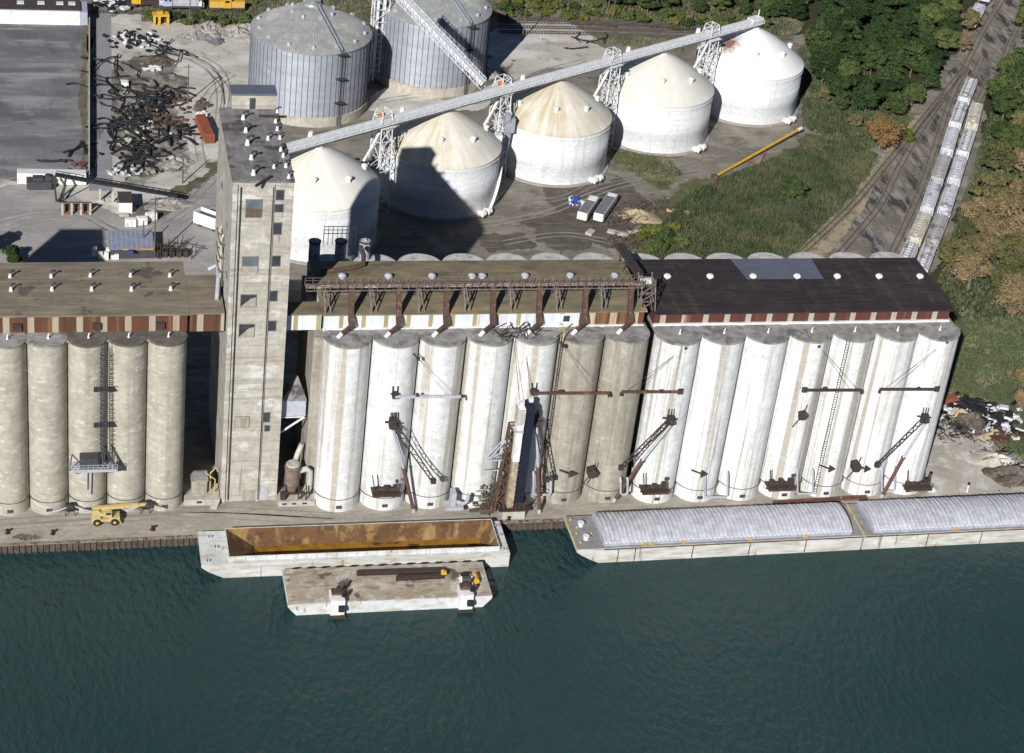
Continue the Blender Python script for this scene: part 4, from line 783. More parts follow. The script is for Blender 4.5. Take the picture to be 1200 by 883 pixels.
# rusty cross conveyor at the junction of the tan and dark roofs
t=thing('cross_conveyor','rusty cross conveyor with loose frames at the seam of the two roofs','conveyor',(65,20,41.5))
mb=MB(); mb.bar((64.8,9.5,45),(64.2,30,43.2),1.7,.8); obj('trough',mb,m_dkrust,t)
mb=MB(); rr=random.Random(4)
for k in range(34):
    y=9+rr.random()*24; x=64.6+rr.uniform(-2.2,2.2); z=41.6+rr.random()*2.5
    mb.bar((x,y,z),(x+rr.uniform(-1.4,1.4),y+rr.uniform(-2,2),z+rr.uniform(-.6,2)),.16)
obj('frames',mb,m_dkrust,t)
mb=MB(); mb.box(64.2,65.4,9.6,10.8,45.4,46.6); mb.cyl((63.6,10.4,46.2),(63.6,11.6,46.2),.5,.5,10); obj('drive',mb,m_whitesteel,t)
# worn blue tanks and pipework on the back of the middle block
for i,(x,lb) in enumerate(((1.6,'worn blue tank in the shadow of the concrete tower, first of three'),(6.9,'middle worn blue tank of the three, half in shadow'),(11.8,'sunlit worn blue tank with a rusty rim'))):
    t=thing('roof_tank',lb,'tank',(x,33.2,38.3),0,'worn blue tanks behind the tan roof')
    mb=MB(); mb.lathe([(1.15,0),(1.15,1.6),(1.2,1.65),(1.15,1.7),(1.15,4.2),(1.2,4.25),(1.2,4.4)],n=24); obj('shell',mb,m_bluetank,t,True,world=False)
    mb=MB(); mb.lathe([(1.24,4.1),(1.28,4.4),(1.05,4.45),(1.05,4.42)],n=24,cap=False); obj('rim',mb,m_rust,t,world=False)
    mb=MB(); mb.cyl((0,0,4.4),(0,0,4.8),.35,.3,10); obj('hatch',mb,m_lgrey,t,world=False)
mb=MB(); mb.tube([(1.6,21.0,42.5),(8,22.6,42.5),(10.0,23.4,42.8),(10.4,26,43.4),(10.2,29,43.6)],.5,10); single('duct','rusty bent duct lying on the back of the tan roof by the blue tanks','duct',mb,m_rust,smooth=True)
mb=MB()
for z in (43.6,44.4,45.2): mb.bar((3.5,34.6,z),(10,34.6,z),.12)
for k in range(8): mb.bar((3.5+k*.93,34.6,41),(3.5+k*.93,34.6,45.2),.12)
single('railing','pale pipe railing behind the blue tanks','railing',mb,m_whitesteel)
# silo-top scraps
mb=MB(); rr=random.Random(11)
for k in range(46):
    a=Vector((33.5+rr.random()*9,3.6+rr.uniform(-2.2,2),38.6)); mb.bar(a,a+Vector((rr.uniform(-2.2,2.2),rr.uniform(-1.6,1.6),rr.uniform(0,1.3))),.14)
single('scrap_heap','heap of rusty rods on the silo tops above the unloading leg','scrap',mb,m_dkrust)
mb=MB()
mb.bar((49.5,6.4,39.0),(44.6,1.0,39.2),.22); mb.bar((46,.2,38.6),(46,.2,41.2),.2); mb.bar((46,.2,41),(52,6,39),.15); single('davit','pale yellow davit arm on the silo tops','davit',mb,m_paleyel)

# ------------------------------------------------------------------ spouts, booms and winches on the river face
def wl(u,v,Y=-1.5): return G(u,v,Y=Y)
def hboom(label,uh,ut,v,uc,vc,m):
    a=wl(uh,v,-1.7); b_=wl(ut,v,-2.2); t=thing('spout_boom',label,'boom',(a.x,a.y,a.z),0,'horizontal booms folded along the silo fronts')
    mb=MB(); mb.bar(a,b_,.42,.5); obj('boom',mb,m,t)
    mb=MB(); mb.box(a.x-.5,a.x+.5,-1.9,-.2,a.z-.5,a.z+.6)
    for dx in (-.4,.4): mb.bar((a.x+dx,-1.2,a.z),(a.x+dx*1.2,-1.0,a.z+1.9),.16)
    mb.bar((a.x-.9,-1.2,a.z+.3),(a.x+.9,-1.2,a.z+.3),.2); obj('hinge_bracket',mb,m_dkrust,t)
    c=wl(uc,vc,-1.0); mb=MB(); e=a.lerp(b_,.93); mb.bar(e,c,.06); mb.bar(a.lerp(b_,.8),c,.05); obj('stay_cable',mb,m_dsteel,t)
    mb=MB(); mb.bar((c.x-.8,.2,c.z+.3),(c.x,-1.3,c.z),.2); mb.box(c.x-.3,c.x+.3,-1.5,-.9,c.z-.3,c.z+.3); obj('cable_sheave',mb,m_dkrust,t)
    mb=MB(); mb.box(b_.x-.2,b_.x+.2,b_.y-.2,b_.y+.2,b_.z-.9,b_.z-.25); mb.box((a.x*2+b_.x)/3-.3,(a.x*2+b_.x)/3+.3,-2.3,-1.8,a.z+.2,a.z+.8); obj('pulley',mb,m_dkrust,t)
hboom('thin grey horizontal boom on the second silo of the middle block',463,540,465,490,420,m_lgrey)
hboom('rusty boom hinged beside the unloading leg and reaching over the tan silo',626,714,461,660,405,m_rust)
hboom('rusty boom crossing the dark gap between the silo blocks',797,728,459.5,803,407,m_rust)
hboom('brown boom hinged on the grey smeared silo, tip pointing right',943,1010,457.5,959,405,m_dkrust)
hboom('brown boom hinged on the last white silo, tip pointing left',1098,1031,456.5,1109,400,m_dkrust)
def spout(label,ub,vb,ut,vt,up,vp,extra=None):
    b_=wl(ub,vb,-2.0); t=thing('loading_spout',label,'loading spout',(b_.x,b_.y,b_.z),0,'loading spouts hanging on the silo fronts')
    mb=MB(); mb.box(b_.x-.7,b_.x+.7,-2.2,-.4,b_.z-1.2,b_.z+.8); mb.bar((b_.x-1.6,-1.6,b_.z+.2),(b_.x+1.5,-1.6,b_.z-.2),.3)
    for dx in (-.5,.1,.6): mb.bar((b_.x+dx,-1.6,b_.z+.5),(b_.x+dx,-1.4,b_.z+2.2),.2)
    mb.cyl((b_.x-.4,-2.6,b_.z-.3),(b_.x+.6,-2.6,b_.z-.3),.6,.6,12); obj('winch_head',mb,m_dkrust,t)
    tip=wl(ut,vt,-6.0); mb=MB(); d=(tip-b_); s=Vector((d.z,0,-d.x)).normalized()*.55
    for q in (-1,1): mb.bar(b_+s*q,tip+s*q*.6,.2)
    for k in range(14):
        mb.bar(b_.lerp(tip,k/14)+s*(1 if k%2 else -1)*(1-.4*k/14),b_.lerp(tip,(k+1)/14)+s*(-1 if k%2 else 1)*(1-.4*(k+1)/14),.13)
    mb.box(tip.x-.5,tip.x+.5,tip.y-.4,tip.y+.4,tip.z-.5,tip.z+.5); obj('lattice_boom',mb,m_dkrust,t)
    g=G(up,vp,.3); mid=b_.lerp(g,.5); top=b_+Vector((0,-.6,-1))
    mb=MB(); mb.cyl(top,mid,.30,.30,10); sp=obj('upper_pipe',mb,m_lgrey,t,True)
    mb=MB(); mb.cyl(mid,g,.38,.38,10); mb.cyl(mid+(top-mid)*.02,mid,.52,.52,10); obj('lower_pipe',mb,m_redrust,t,True)
    mb=MB(); mb.cyl(g.lerp(mid,.08),g,.40,.40,10); obj('nozzle',mb,m_lgrey,sp,True)
    return t
spout('loading spout on the second white silo of the middle block, boom to the right',461,497,508,564,485,600)
spout('loading spout beside the dark gap, red pipe reaching down left',786,492,728,548,719,588)
spout('loading spout on the last white silo, dark pipe ending beside the quay rail',1084,490,1028,545,1033,583)
spout('loading spout with near vertical rusty pipes beside the unloading leg',629,494,641,562,632,601)
# rusty balconies with winches near the silo feet
def balcony(label,u,v,w_):
    p=wl(u,v,-3.0); t=thing('winch_balcony',label,'winch platform',(p.x,-1.5,p.z),0,'winch balconies near the silo feet'); z=p.z; x=p.x; rr=random.Random(int(u))
    mb=MB(); mb.box(x-w_/2,x+w_/2,-3.6,-.2,z-.25,z); obj('platform',mb,m_rust,t)
    mb=MB()
    for k in range(9): xx=x-w_/2+.1+k*(w_-.2)/8; mb.bar((xx,-3.5,z),(xx,-3.5,z+1.0),.09)
    for h in (.5,1.0): mb.bar((x-w_/2,-3.5,z+h),(x+w_/2,-3.5,z+h),.09)
    obj('rail',mb,m_dkrust,t)
    mb=MB()
    for k in range(5):
        xx=x-w_/2+.9+k*(w_-1.8)/4; 
        if k%2: mb.cyl((xx-.5,-2,z+.6),(xx+.5,-2,z+.6),.5,.5,12)
        else: mb.box(xx-.45,xx+.45,-2.6,-1.4,z+.01,z+rr.uniform(.7,1.7))
    obj('winch',mb,m_dkrust,t)
    mb=MB(); mb.bar((x-w_/2+.6,-2.6,z),(x-w_/2-.3,-2.8,z+4.6),.22); mb.bar((x+w_/2-.3,-2.6,z),(x+w_/2-.9,-2.8,z+2.9),.2); mb.box(x+w_/2-1.2,x+w_/2-.6,-3,-2.5,z+2.8,z+3.3); obj('davit',mb,m_rust,t)
    mb=MB()
    for q in (-1,1): mb.bar((x+q*w_*.4,-3.3,z-.2),(x+q*w_*.4,-.4,z-1.6),.2)
    obj('brace',mb,m_dkrust,t)
balcony('rusty winch balcony at the foot of the second silo of the middle block',453,580,5.6)
balcony('rusty winch balcony on the silo just right of the dark gap',768,577,5.6)
balcony('rusty winch balcony on the grey smeared silo',916,573,5.8)
balcony('rusty winch balcony at the right end of the silo row',1076,573,5.8)
# sheave arms and hanging boxes
for lb,u,v,m_ in (('small arrow shaped sheave arm low on the first tan silo',663,556,m_dkrust),('small arrow shaped sheave arm on the second white silo right of the gap',818,556,m_dkrust),('small arrow shaped sheave arm on the silo beside the ladder strip',968,550,m_dkrust),('small sheave arm low between the last two white silos',1010,550,m_dkrust)):
    p=wl(u,v,-2.6); t=thing('sheave_arm',lb,'bracket',(p.x,-1.5,p.z),0,'sheave arms low on the silo fronts')
    mb=MB(); mb.bar((p.x-1.2,-1.5,p.z+.3),(p.x+1.0,-2.6,p.z-.1),.22); obj('arm',mb,m_,t)
    mb=MB(); mb.extr([(p.x+.7,-2.7,p.z+.8),(p.x+2.0,-2.7,p.z-.1),(p.x+.7,-2.7,p.z-.9)],(0,.4,0)); obj('sheave_guard',mb,m_,t)
for lb,u,v in (('dark rusty box fixed low on the second tan silo',694,556),('dark rusty box hung low on the second last white silo',1004,549),('dark rusted hopper box halfway up the grey smeared silo',941,488)):
    p=wl(u,v,-2.2); t=thing('wall_box',lb,'hoist box',(p.x,-1.5,p.z),0,'rusty boxes on the silo fronts')
    mb=MB(); mb.extr([(p.x-.9,-2.5,p.z+.7),(p.x+.4,-2.5,p.z+1.1),(p.x+1.1,-2.5,p.z+.2),(p.x+.5,-2.5,p.z-.9),(p.x-.7,-2.5,p.z-.8)],(0,2.0,0)); obj('box',mb,m_dkrust,t)
    mb=MB(); mb.bar((p.x-.6,-2.2,p.z-.5),(p.x-1.8,-2.2,p.z-2.6),.16); mb.bar((p.x+.2,-2.0,p.z+.9),(p.x+.5,-2.0,p.z+2.6),.14); obj('rods',mb,m_dkrust,t)
# U-shaped pale pipes between silo feet
for lb,u0,u1,v0,v1 in (('pale bent pipe at the foot of the first tan silo',625,645,553,580),('pale U pipe between second and third white silos right of the gap',826,852,553,583),('pale U pipe beside the ladder strip silo',934,952,550,579),('pale bent pipe at the left foot of the silo by the dark gap',727,735,560,580),('pale U pipe between the last two white silos',1033,1048,548,576)):
    a=wl(u0,v0,-1.2); b_=wl(u0,v1,-1.9); c=wl(u1,v1,-1.9); d=wl(u1,v0,-1.2); mb=MB(); mb.tube([a,(a.x-.05,-1.9,a.z-.4),b_+Vector((0,0,.4)),b_+Vector((.4,0,0)),c+Vector((-.4,0,0)),c+Vector((0,0,.4)),(d.x,-1.9,d.z-.4),d],.24,8)
    single('vent_pipe',lb,'pipe',mb,m_lgrey,group='bent pipes between the silo feet',smooth=True)
# ladder strips (parts of their silos)
def strip(s,lab_,ang,Rr=4.57):
    x,y=s.location.x,s.location.y; a=math.radians(ang); d=Vector((math.cos(a),math.sin(a),0)); tn=Vector((-d.y,d.x,0)); P=Vector((x,y,0))+d*(Rr+.25); mb=MB()
    for q in (-.3,.3): mb.bar(P+tn*q+Vector((0,0,1)),P+tn*q+Vector((0,0,38.6)),.1)
    for k in range(62): mb.bar(P-tn*.3+Vector((0,0,1+k*.6)),P+tn*.3+Vector((0,0,1+k*.6)),.08)
    for k in range(10): mb.bar(P+Vector((0,0,2+k*4)),P-d*.4+Vector((0,0,2+k*4)),.12)
    WL[s.name]=tuple(s.location); obj('ladder',mb,m_dkrust,s)
strip(SC[4],'',-120); strip(SB[5],'',-152)
# ------------------------------------------------------------------ marine unloading leg
b0=wl(600,588,-3.5); t0_=wl(606,470,-3.0)
m_tanleg=mat('stained_leg_paint',(.46,.40,.29),(.30,.22,.14),.8,layers=[((.16,.08,.04),(1,1,.3),.9,.60,.74,.7)])
m_navy=mat('dark_navy',(.013,.015,.034),(.010,.011,.022),.7,rough=.7)
t=thing('unloading_leg','tall unloading leg with a white casing and rusty lattice frames on the silo front','marine leg',(b0.x,-3.5,0))
x0=37.6; mb=MB(); mb.box(x0-.1,x0+1.2,-5.6,-3.4,14.5,27.0); obj('casing',mb,m_white,t)
mb=MB(); mb.box(x0-.05,x0+1.15,-5.5,-3.5,3.2,14.497)
for k in range(9): mb.box(x0-.14,x0+1.24,-5.6,-3.4,4+k*1.2,4.15+k*1.2)
obj('lower_casing',mb,m_tanleg,t)
mb=MB(); mb.extr([(x0+1.25,-5.0,4.0),(x0+3.3,-5.0,4.0),(x0+3.3,-5.0,26.0),(x0+3.1,-5.0,27.2),(x0+2.6,-5.0,27.9),(x0+1.7,-5.0,27.9),(x0+1.25,-5.0,27.3)],(0,1.5,0)); obj('dark_panel',mb,m_navy,t)  # near-black navy box with a rounded top, right of the white casing
mb=MB(); mb.box(x0-.3,x0+1.24,-5.8,-3.2,23.2,26.8); mb.box(x0-.6,x0+1.24,-6.0,-2.8,21.6,21.9); obj('head_house',mb,m_ltcon,t)
mb=MB(); mb.box(x0,x0+.9,-5.2,-4.2,27.0,28.2); obj('head_sheave',mb,m_whitesteel,t); mb=MB(); mb.box(x0+1.9,x0+2.7,-4.8,-4.0,27.9,28.7); obj('head_sheave',mb,m_whitesteel,t)
mb=MB(); lattice(mb,(x0-1.3,-3.3,1.6),(x0-.5,-3.3,22),1.7,1.1,8,.2); mb.bar((x0-2.9,-3.5,1),(x0-.4,-3.2,17),.4); mb.bar((x0+1.9,-4.2,2),(x0+1.9,-4.2,16),.3); obj('rusty_frame',mb,m_rust,t)
mb=MB(); mb.bar((x0-.4,-3,19),(x0-4.6,-3,13.2),.2); mb.bar((x0-.4,-3,16),(x0-4.6,-3,13.2),.2); mb.bar((x0-4.6,-3,13.2),(x0-1,-3,13.2),.24); mb.bar((x0-.4,-2,19),(x0-4.6,-2,13.2),.2); mb.bar((x0-4.6,-2,13.2),(x0-1,-2,13.2),.24); mb.bar((x0-5.4,-2.5,10.4),(x0-1.4,-2.5,10.4),.18)
for k in range(5): mb.bar((x0-.4-k*.9,-3,19-k*1.25),(x0-.4-k*.9,-2.5,13.2),.12)
obj('side_brackets',mb,m_lgrey,t)
mb=MB()
for dx in (.4,2.6): mb.bar((x0+dx,-3.2,27.4),(x0+dx-1.6,1.5,39.2),.08)
obj('hoist_cable',mb,m_dsteel,t)
mb=MB(); mb.box(x0-1.4,x0+4.6,-5.2,-1.2,2.0,2.3); mb.box(x0+1.7,x0+4.3,-4.6,-2,2.31,3.9)
for k in range(8): mb.bar((x0-1.3+k*.84,-5.1,2.3),(x0-1.3+k*.84,-5.1,3.4),.1)
mb.bar((x0-1.4,-5.1,3.4),(x0+4.6,-5.1,3.4),.1); obj('base_platform',mb,m_dkrust,t)
obj('base_block',MB().box(x0-.6,x0+4.0,-4.9,-1.4,0.05,1.99),m_ltcon,t)
# overgrown machinery beside it
mb=MB(); rr=random.Random(21)
for k in range(150):
    a=Vector((rr.gauss(34.4,1.5),-2.4+rr.uniform(-1.2,1.0),abs(rr.gauss(3.2,2.2))+.3)); mb.bar(a,a+Vector((rr.uniform(-1.3,1.3),rr.uniform(-.8,.8),rr.uniform(-1.2,1.2))),.13)
mb.bar((30.5,-3.4,1.3),(38,-3.4,1.5),.5); mb.box(33,35,-3.2,-1.5,.05,1.2)
ov=single('overgrown_machinery','tangled rusty machinery with dry creeper at the foot of the unloading leg','machinery',mb,m_brush)
mb=MB(); mb.box(26.6,27.6,-3.2,-1.2,2.4,5.4); mb.tube([(27.6,-2.6,3.2),(29.2,-3,2.8),(29.9,-3.2,3.6),(30.0,-3.2,5.2)],.4,8); mb.box(25.6,29.2,-3.6,-1.0,1.6,2.3); single('pump_unit','grey pump unit with an upturned pipe between two white silos','pump',mb,m_lgrey)
# stair and hanging platform on the tan silo
p=SA[2]; sx_=p.location.x
t=thing('hanging_platform','dark steel platform and caged stair hung on the tan silo','platform',(sx_,0,12))
zf=12.6; mb=MB(); mb.box(sx_-3.6,sx_+5.4,-1.6,1.2,zf-.2,zf); mb.bar((sx_-3.6,-1.6,zf-.3),(sx_+5.4,-1.6,zf-.3),.3); obj('floor',mb,m_lgrey,t)
mb=MB()
for x in (sx_-3.6,sx_+5.4): mb.bar((x,-1.6,zf-.2),(x*.6+.4*sx_+.4,1.2,zf-2.6),.26); 
mb.bar((sx_-3.5,-1.5,zf),(sx_-3.0,-1.0,zf+3.4),.2); mb.bar((sx_+5.4,-1.5,zf),(sx_+2.6,-.5,zf+5.0),.26); mb.bar((sx_+2.6,-1.4,zf),(sx_+2.6,-.5,zf+5),.2); mb.bar((sx_+5.2,-1,zf),(sx_+3.0,.8,zf+4),.2); mb.bar((sx_-3.0,-1,zf+3.3),(sx_-.5,-1.2,zf),.18)
for k in range(4): mb.bar((sx_+2.6+k*.7,-1.5,zf),(sx_+2.6+(k+1)*.6,-1.0,zf+4.4-k*1.2),.14)
obj('bracing',mb,m_dsteel,t)
mb=MB(); mb.box(sx_-1.6,sx_+1.8,-1.3,1.0,zf+.01,zf+2.3); cb=obj('cabin',mb,m_dsteel,t)
mb=MB()
for h in (.55,1.1): mb.bar((sx_-3.6,-1.6,zf+h),(sx_+5.4,-1.6,zf+h),.08)
for k in range(11): mb.bar((sx_-3.6+k*.9,-1.6,zf),(sx_-3.6+k*.9,-1.6,zf+1.1),.08)
obj('railing',mb,m_lgrey,t)
mb=MB(); sxx=sx_+2.9
for q in (-.5,.5): mb.bar((sxx+q,.3,zf),(sxx+q,1.2,38.6),.14)
n_=60
for k in range(n_): z=zf+(38.4-zf)*k/n_; mb.bar((sxx-.5,.3+.9*k/n_,z),(sxx+.5,.3+.9*k/n_,z),.12)
for k in range(26):
    z=zf+(38-zf)*k/26; y=.3+.9*k/26
    for q in (-.7,.7): mb.bar((sxx+q,y,z),(sxx+q*.8,y-.9,z),.1)
    mb.bar((sxx-.6,y-.9,z),(sxx+.6,y-.9,z),.1)
for z in (22,30): mb.box(sxx-1.9,sxx+.9,-1.0,.6,z-.15,z); mb.bar((sxx-1.9,-1,z+1),(sxx+.9,-1,z+1),.1); mb.bar((sxx-1.9,-1,z),(sxx-1.9,-1,z+1),.1); mb.bar((sxx-.9,-1,z),(sxx-.9,-1,z+1),.1)
obj('caged_stair',mb,m_dsteel,t)
mb=MB(); mb.tube([(sx_-.2,.9,zf-.2),(sx_-.2,1.2,6)],.12,6); mb.tube([(sx_+.5,.9,zf-.2),(sx_+.5,1.2,5)],.12,6); obj('drain_pipe',mb,m_lgrey,t)
for lb,u in (('black hose hook gear at the foot of the stair silo, left',82),('black hose hook gear at the feet of the two silos nearest the tower',170)):
    p=G(u,590,2.2); t=thing('hose_gear',lb,'hose gear',(p.x,1.2,0)); mb=MB(); mb.cyl((p.x-.7,1.0,2.2),(p.x+.7,1.0,2.2),.9,.9,14); obj('reel',mb,m_black,t)
    mb=MB(); mb.tube([(p.x,1.0,2.4),(p.x-2.2,.6,1.7),(p.x-4.0,.8,1.2)],.14,6); mb.tube([(p.x+.4,1.0,2.6),(p.x+2.2,.5,2.0),(p.x+3.8,.6,1.4)],.14,6); obj('hose',mb,m_lgrey,t); mb=MB(); mb.bar((p.x-.9,1,0),(p.x-.9,1,2.4),.14); mb.bar((p.x+.9,1,0),(p.x+.9,1,2.4),.14); obj('stand',mb,m_dsteel,t)
# ------------------------------------------------------------------ things beside the tower foot
hs=thing('small_hut','small tan concrete hut left of the tower foot','hut',(-22.2,7.5,0))
obj('plinth',MB().box(-25.4,-18.45,3.2,8.6,.045,1.3),m_ltcon,hs); obj('wall',MB().box(-23.9,-20.9,5.2,8.2,1.303,4.4),m_tan_silo2,hs); obj('roof',MB().box(-24.1,-20.7,5.0,8.4,4.403,4.7),m_deck,hs)
obj('vent_slot',MB().box(-23.0,-22.0,3.12,3.2,.5,1.0),m_glass,hs)
mb=MB()
for k in range(7): mb.box(-20.6+k*.12,-19.2+k*.12,1.6+k*.24,1.84+k*.24,.045,.2+k*.18)
obj('steps',mb,m_ltcon,hs)
mb=MB(); mb.tube([(-20.2,6.4,1.3),(-20.2,6.2,5.6),(-19.2,6.0,7.0),(-18.8,5.4,6.4)],.16,8); mb.tube([(-19.4,5.6,1.3),(-19.3,5.6,4.4),(-21.2,5.4,6.2)],.14,8); single('yellow_pipework','pale yellow bent pipes between the hut and the tower','pipework',mb,m_paleyel,smooth=True)
cy_=thing('dust_cyclone','brown drum dust cyclone with elbow ducts right of the tower foot','cyclone',(-4.2,4.5,0))
obj('plinth',MB().box(-7.1,.2,1.8,7.0,.045,1.2),m_ltcon,cy_)
for x in (-5.9,-4.0,-1.9): obj('plinth_opening',MB().box(x-.45,x+.45,1.72,1.8,.45,.85),m_glass,cy_)
mb=MB(); mb.cyl((-4.4,3.6,4.6),(-4.4,3.6,8.9),1.5,1.5,20); mb.cyl((-4.4,3.6,2.6),(-4.4,3.6,4.6),.9,1.5,20); mb.cyl((-4.4,3.6,8.1),(-4.4,3.6,8.3),1.65,1.65,20); obj('drum',mb,mat('brown_drum',(.16,.11,.09),(.22,.17,.14),.8),cy_,True)
obj('lid',MB().cyl((-4.4,3.6,8.903),(-4.4,3.6,9.2),1.35,1.25,20),m_ltcon,cy_,True)
mb=MB(); mb.tube([(-3.0,3.8,7.2),(-1.6,3.8,7.6),(-.9,3.8,7.0),(-.8,3.8,3.0),(-1.4,3.8,1.8)],.6,12); mb.tube([(-4.0,5.2,7.5),(-3.2,6.4,9.5),(-2.4,6.8,11.6)],.55,10); obj('elbow_duct',mb,m_ltcon,cy_,True)
mb=MB()
for x in (-5.8,-3.1): 
    for y in (2.4,4.8): mb.bar((x,y,1.2),(x,y,4.8),.2)
mb.bar((-5.8,2.4,2.6),(-3.1,2.4,2.6),.2); mb.bar((-6.4,2.2,3.2),(-.4,2.2,2.8),.18); mb.bar((-1.6,2.2,1.2),(-1.6,2.2,4.6),.24); mb.bar((-2.6,2.6,1.2),(-2.4,2.6,4.2),.24); mb.box(-6.6,-5.6,2.3,3.6,1.2,2.6); obj('stand',mb,m_dkrust,cy_)
# lit hanging box with a gabled top between tower and silo
hb=thing('hanging_bridge_house','grey gabled bridge house hung high between the tower and the first white silo','bridge',(-3.5,6,19))
obj('wall',MB().box(-6.9,-2.2,6.2,10.5,18.6,22.2),m_lgrey,hb); mb=MB(); mb.extr([(-7.0,6.1,22.203),(-2.1,6.1,22.203),(-2.1,6.1,22.4),(-3.6,9.8,25.6),(-7.0,9.8,22.5)],(0,.3,0)); obj('gable',mb,m_tower_roof,hb)
mb=MB(); mb.bar((-6.9,6.0,15.0),(-2.4,6.0,18.5),.3); mb.bar((-2.4,6.0,18.5),(-6.9,6.0,18.5),.2); obj('brace',mb,m_whitesteel,hb)
# red-brown channel along the quay and a pile of oddments
for lb,u0,v0,u1,v1 in (('long rusty channel lying on the quay below the last silos, left length',906,591,985,586),('rusty channel on the quay below the last silos, right length',987,585.5,1016,584)):
    a=G(u0,v0,.1); b_=G(u1,v1,.1); mb=MB(); mb.bar((a.x,a.y,.12),(b_.x,b_.y,.12),.9,.14); mb.bar((a.x,a.y-.4,.4),(b_.x,b_.y-.4,.4),.12,.45); mb.bar((a.x,a.y+.4,.4),(b_.x,b_.y+.4,.4),.12,.45); single('steel_channel',lb,'beam',mb,m_redrust,group='rusty channels on the quay')
# ------------------------------------------------------------------ yellow crane truck
p=G(124,613,.05); ct=thing('crane_truck','faded yellow crane truck with a long boom parked on the quay','mobile crane',(p.x,p.y+.3,.04))
mb=MB(); mb.box(-2.6,2.6,-1.0,1.0,.75,1.35); mb.box(-2.5,-1.0,-1.05,1.05,1.353,2.0); mb.box(.6,2.6,-1.05,1.05,1.353,1.75); obj('chassis',mb,m_paleyel,ct,world=False)
mb=MB(); mb.box(-2.3,.4,-.95,.95,2.05,2.9); mb.box(-2.6,-1.2,-.9,.9,2.05,3.3); obj('turntable',mb,m_paleyel,ct,world=False)
mb=MB(); mb.box(-.2,1.1,-1.2,-.35,1.9,3.2); cb=obj('cab',mb,m_paleyel,ct,world=False); mb=MB(); mb.box(-.05,.95,-1.23,-1.19,2.5,3.05); obj('side_window',mb,m_glass,cb,world=False); mb=MB(); mb.box(1.1,1.13,-1.1,-.45,2.5,3.05); obj('windscreen',mb,m_glass,cb,world=False)
mb=MB(); mb.bar((-2.3,.2,3.2),(6.2,.5,3.5),.65,.75); bo=obj('boom',mb,m_paleyel,ct,world=False); mb=MB(); mb.bar((4.0,.42,3.42),(8.0,.55,3.55),.45,.5); obj('inner_boom',mb,m_paleyel,bo,world=False); mb=MB(); mb.cyl((7.9,.2,3.4),(7.9,.9,3.4),.45,.45,12); mb.box(8.0,8.6,.35,.75,2.8,3.4); obj('boom_head',mb,m_dsteel,bo,world=False)
for x in (-1.65,1.65):
    for y in (-1.0,1.0):
        mb=MB(); mb.cyl((x,y-.3,.72),(x,y+.3,.72),.72,.72,20); wh=obj('wheel',mb,m_tire,ct,True,world=False); mb=MB(); mb.cyl((x,y-.33,.72),(x,y+.33,.72),.32,.32,12); obj('rim',mb,m_yellow,wh,True,world=False)
mb=MB()
for x in (-2.7,2.7): mb.box(x-.12,x+.12,-1.3,1.3,.5,.8)
obj('outriggers',mb,m_paleyel,ct,world=False)
# quay bollards
for lb,u,v in (('small black bollard on the quay left of the crane truck',9,625),('black bollard on the quay below the crane truck',62,626),('black bollard on the quay between crane truck and open barge',179,621),('black bollard on the quay at the right end of the open barge',596,610)):
    p=G(u,v,.05); t=thing('bollard',lb,'bollard',(p.x,p.y,.04),0,'mooring bollards on the quay'); mb=MB(); mb.lathe([(.30,0),(.24,.15),(.22,.6),(.36,.7),(.34,.85),(0,.95)],n=14); obj('post',mb,m_black,t,True,world=False); mb=MB(); mb.lathe([(.5,0),(.5,.08),(.0,.09)],n=14); obj('base_plate',mb,m_dkrust,t,world=False)

# ------------------------------------------------------------------ railway
m_sleeper=mat('weathered_sleepers',(.155,.135,.115),(.11,.095,.08),.5)
m_rail=mat('rail_steel',(.10,.085,.075),(.07,.055,.045),.5,rough=.6)
def track(label,pts,z=.06,gauge=1.435):
    P=[Vector((q.x,q.y,z)) for q in pts]
    Q=[]
    for i in range(len(P)-1):                       # Catmull-Rom through the surveyed points
        p0=P[max(i-1,0)];p1=P[i];p2=P[i+1];p3=P[min(i+2,len(P)-1)]
        for k in range(8):
            t=k/8; Q.append(.5*((2*p1)+(p2-p0)*t+(2*p0-5*p1+4*p2-p3)*t*t+(3*p1-p0-3*p2+p3)*t**3))
    Q.append(P[-1]); t=thing('railway_track',label,'railway track',tuple(Q[0]))
    for s in (-1,1):
        mb=MB(); pts_=[]
        for i,q in enumerate(Q):
            d=(Q[min(i+1,len(Q)-1)]-Q[max(i-1,0)]).normalized(); n=Vector((d.y,-d.x,0)); pts_.append(q+n*s*gauge/2+Vector((0,0,.26)))
        for i in range(len(pts_)-1): mb.bar(pts_[i],pts_[i+1],.16,.2)
        obj('rail',mb,m_rail,t)
    mb=MB()
    for i in range(len(Q)-1):
        a,b=Q[i],Q[i+1]; n=max(1,int((b-a).length/.8)); d=(b-a).normalized(); nn=Vector((d.y,-d.x,0))
        for k in range(n):
            c=a.lerp(b,k/n)+Vector((0,0,.07)); mb.bar(c-nn*1.3,c+nn*1.3,.26,.16)
    o=obj('sleepers',mb,m_sleeper,t); o['kind']='stuff'
    return Q
track('curving track nearest the reed bed',[G(u,v) for u,v in ((905,325),(945,292),(1000,240),(1040,192),(1070,155),(1105,112),(1130,80),(1150,40),(1175,0),(1200,-40))])
track('curving track second from the reed bed',[G(u,v) for u,v in ((960,325),(985,297),(1030,243),(1052,200),(1078,155),(1108,112))])
track('straight track left of the hopper cars',[G(u,v) for u,v in ((1030,325),(1045,297),(1075,232),(1095,175),(1115,115),(1132,80))])
LJ=[(1139.9,91),(1129,117.4),(1118.5,147.5),(1109,179.4),(1096.8,213.8),(1085.5,247.2),(1070.1,283.3),(1054,318)]
RJ=[(1146.5,117.4),(1138,150.3),(1127.5,181.2),(1117.2,213.8),(1105.5,250),(1090.5,285.3),(1078,318)]
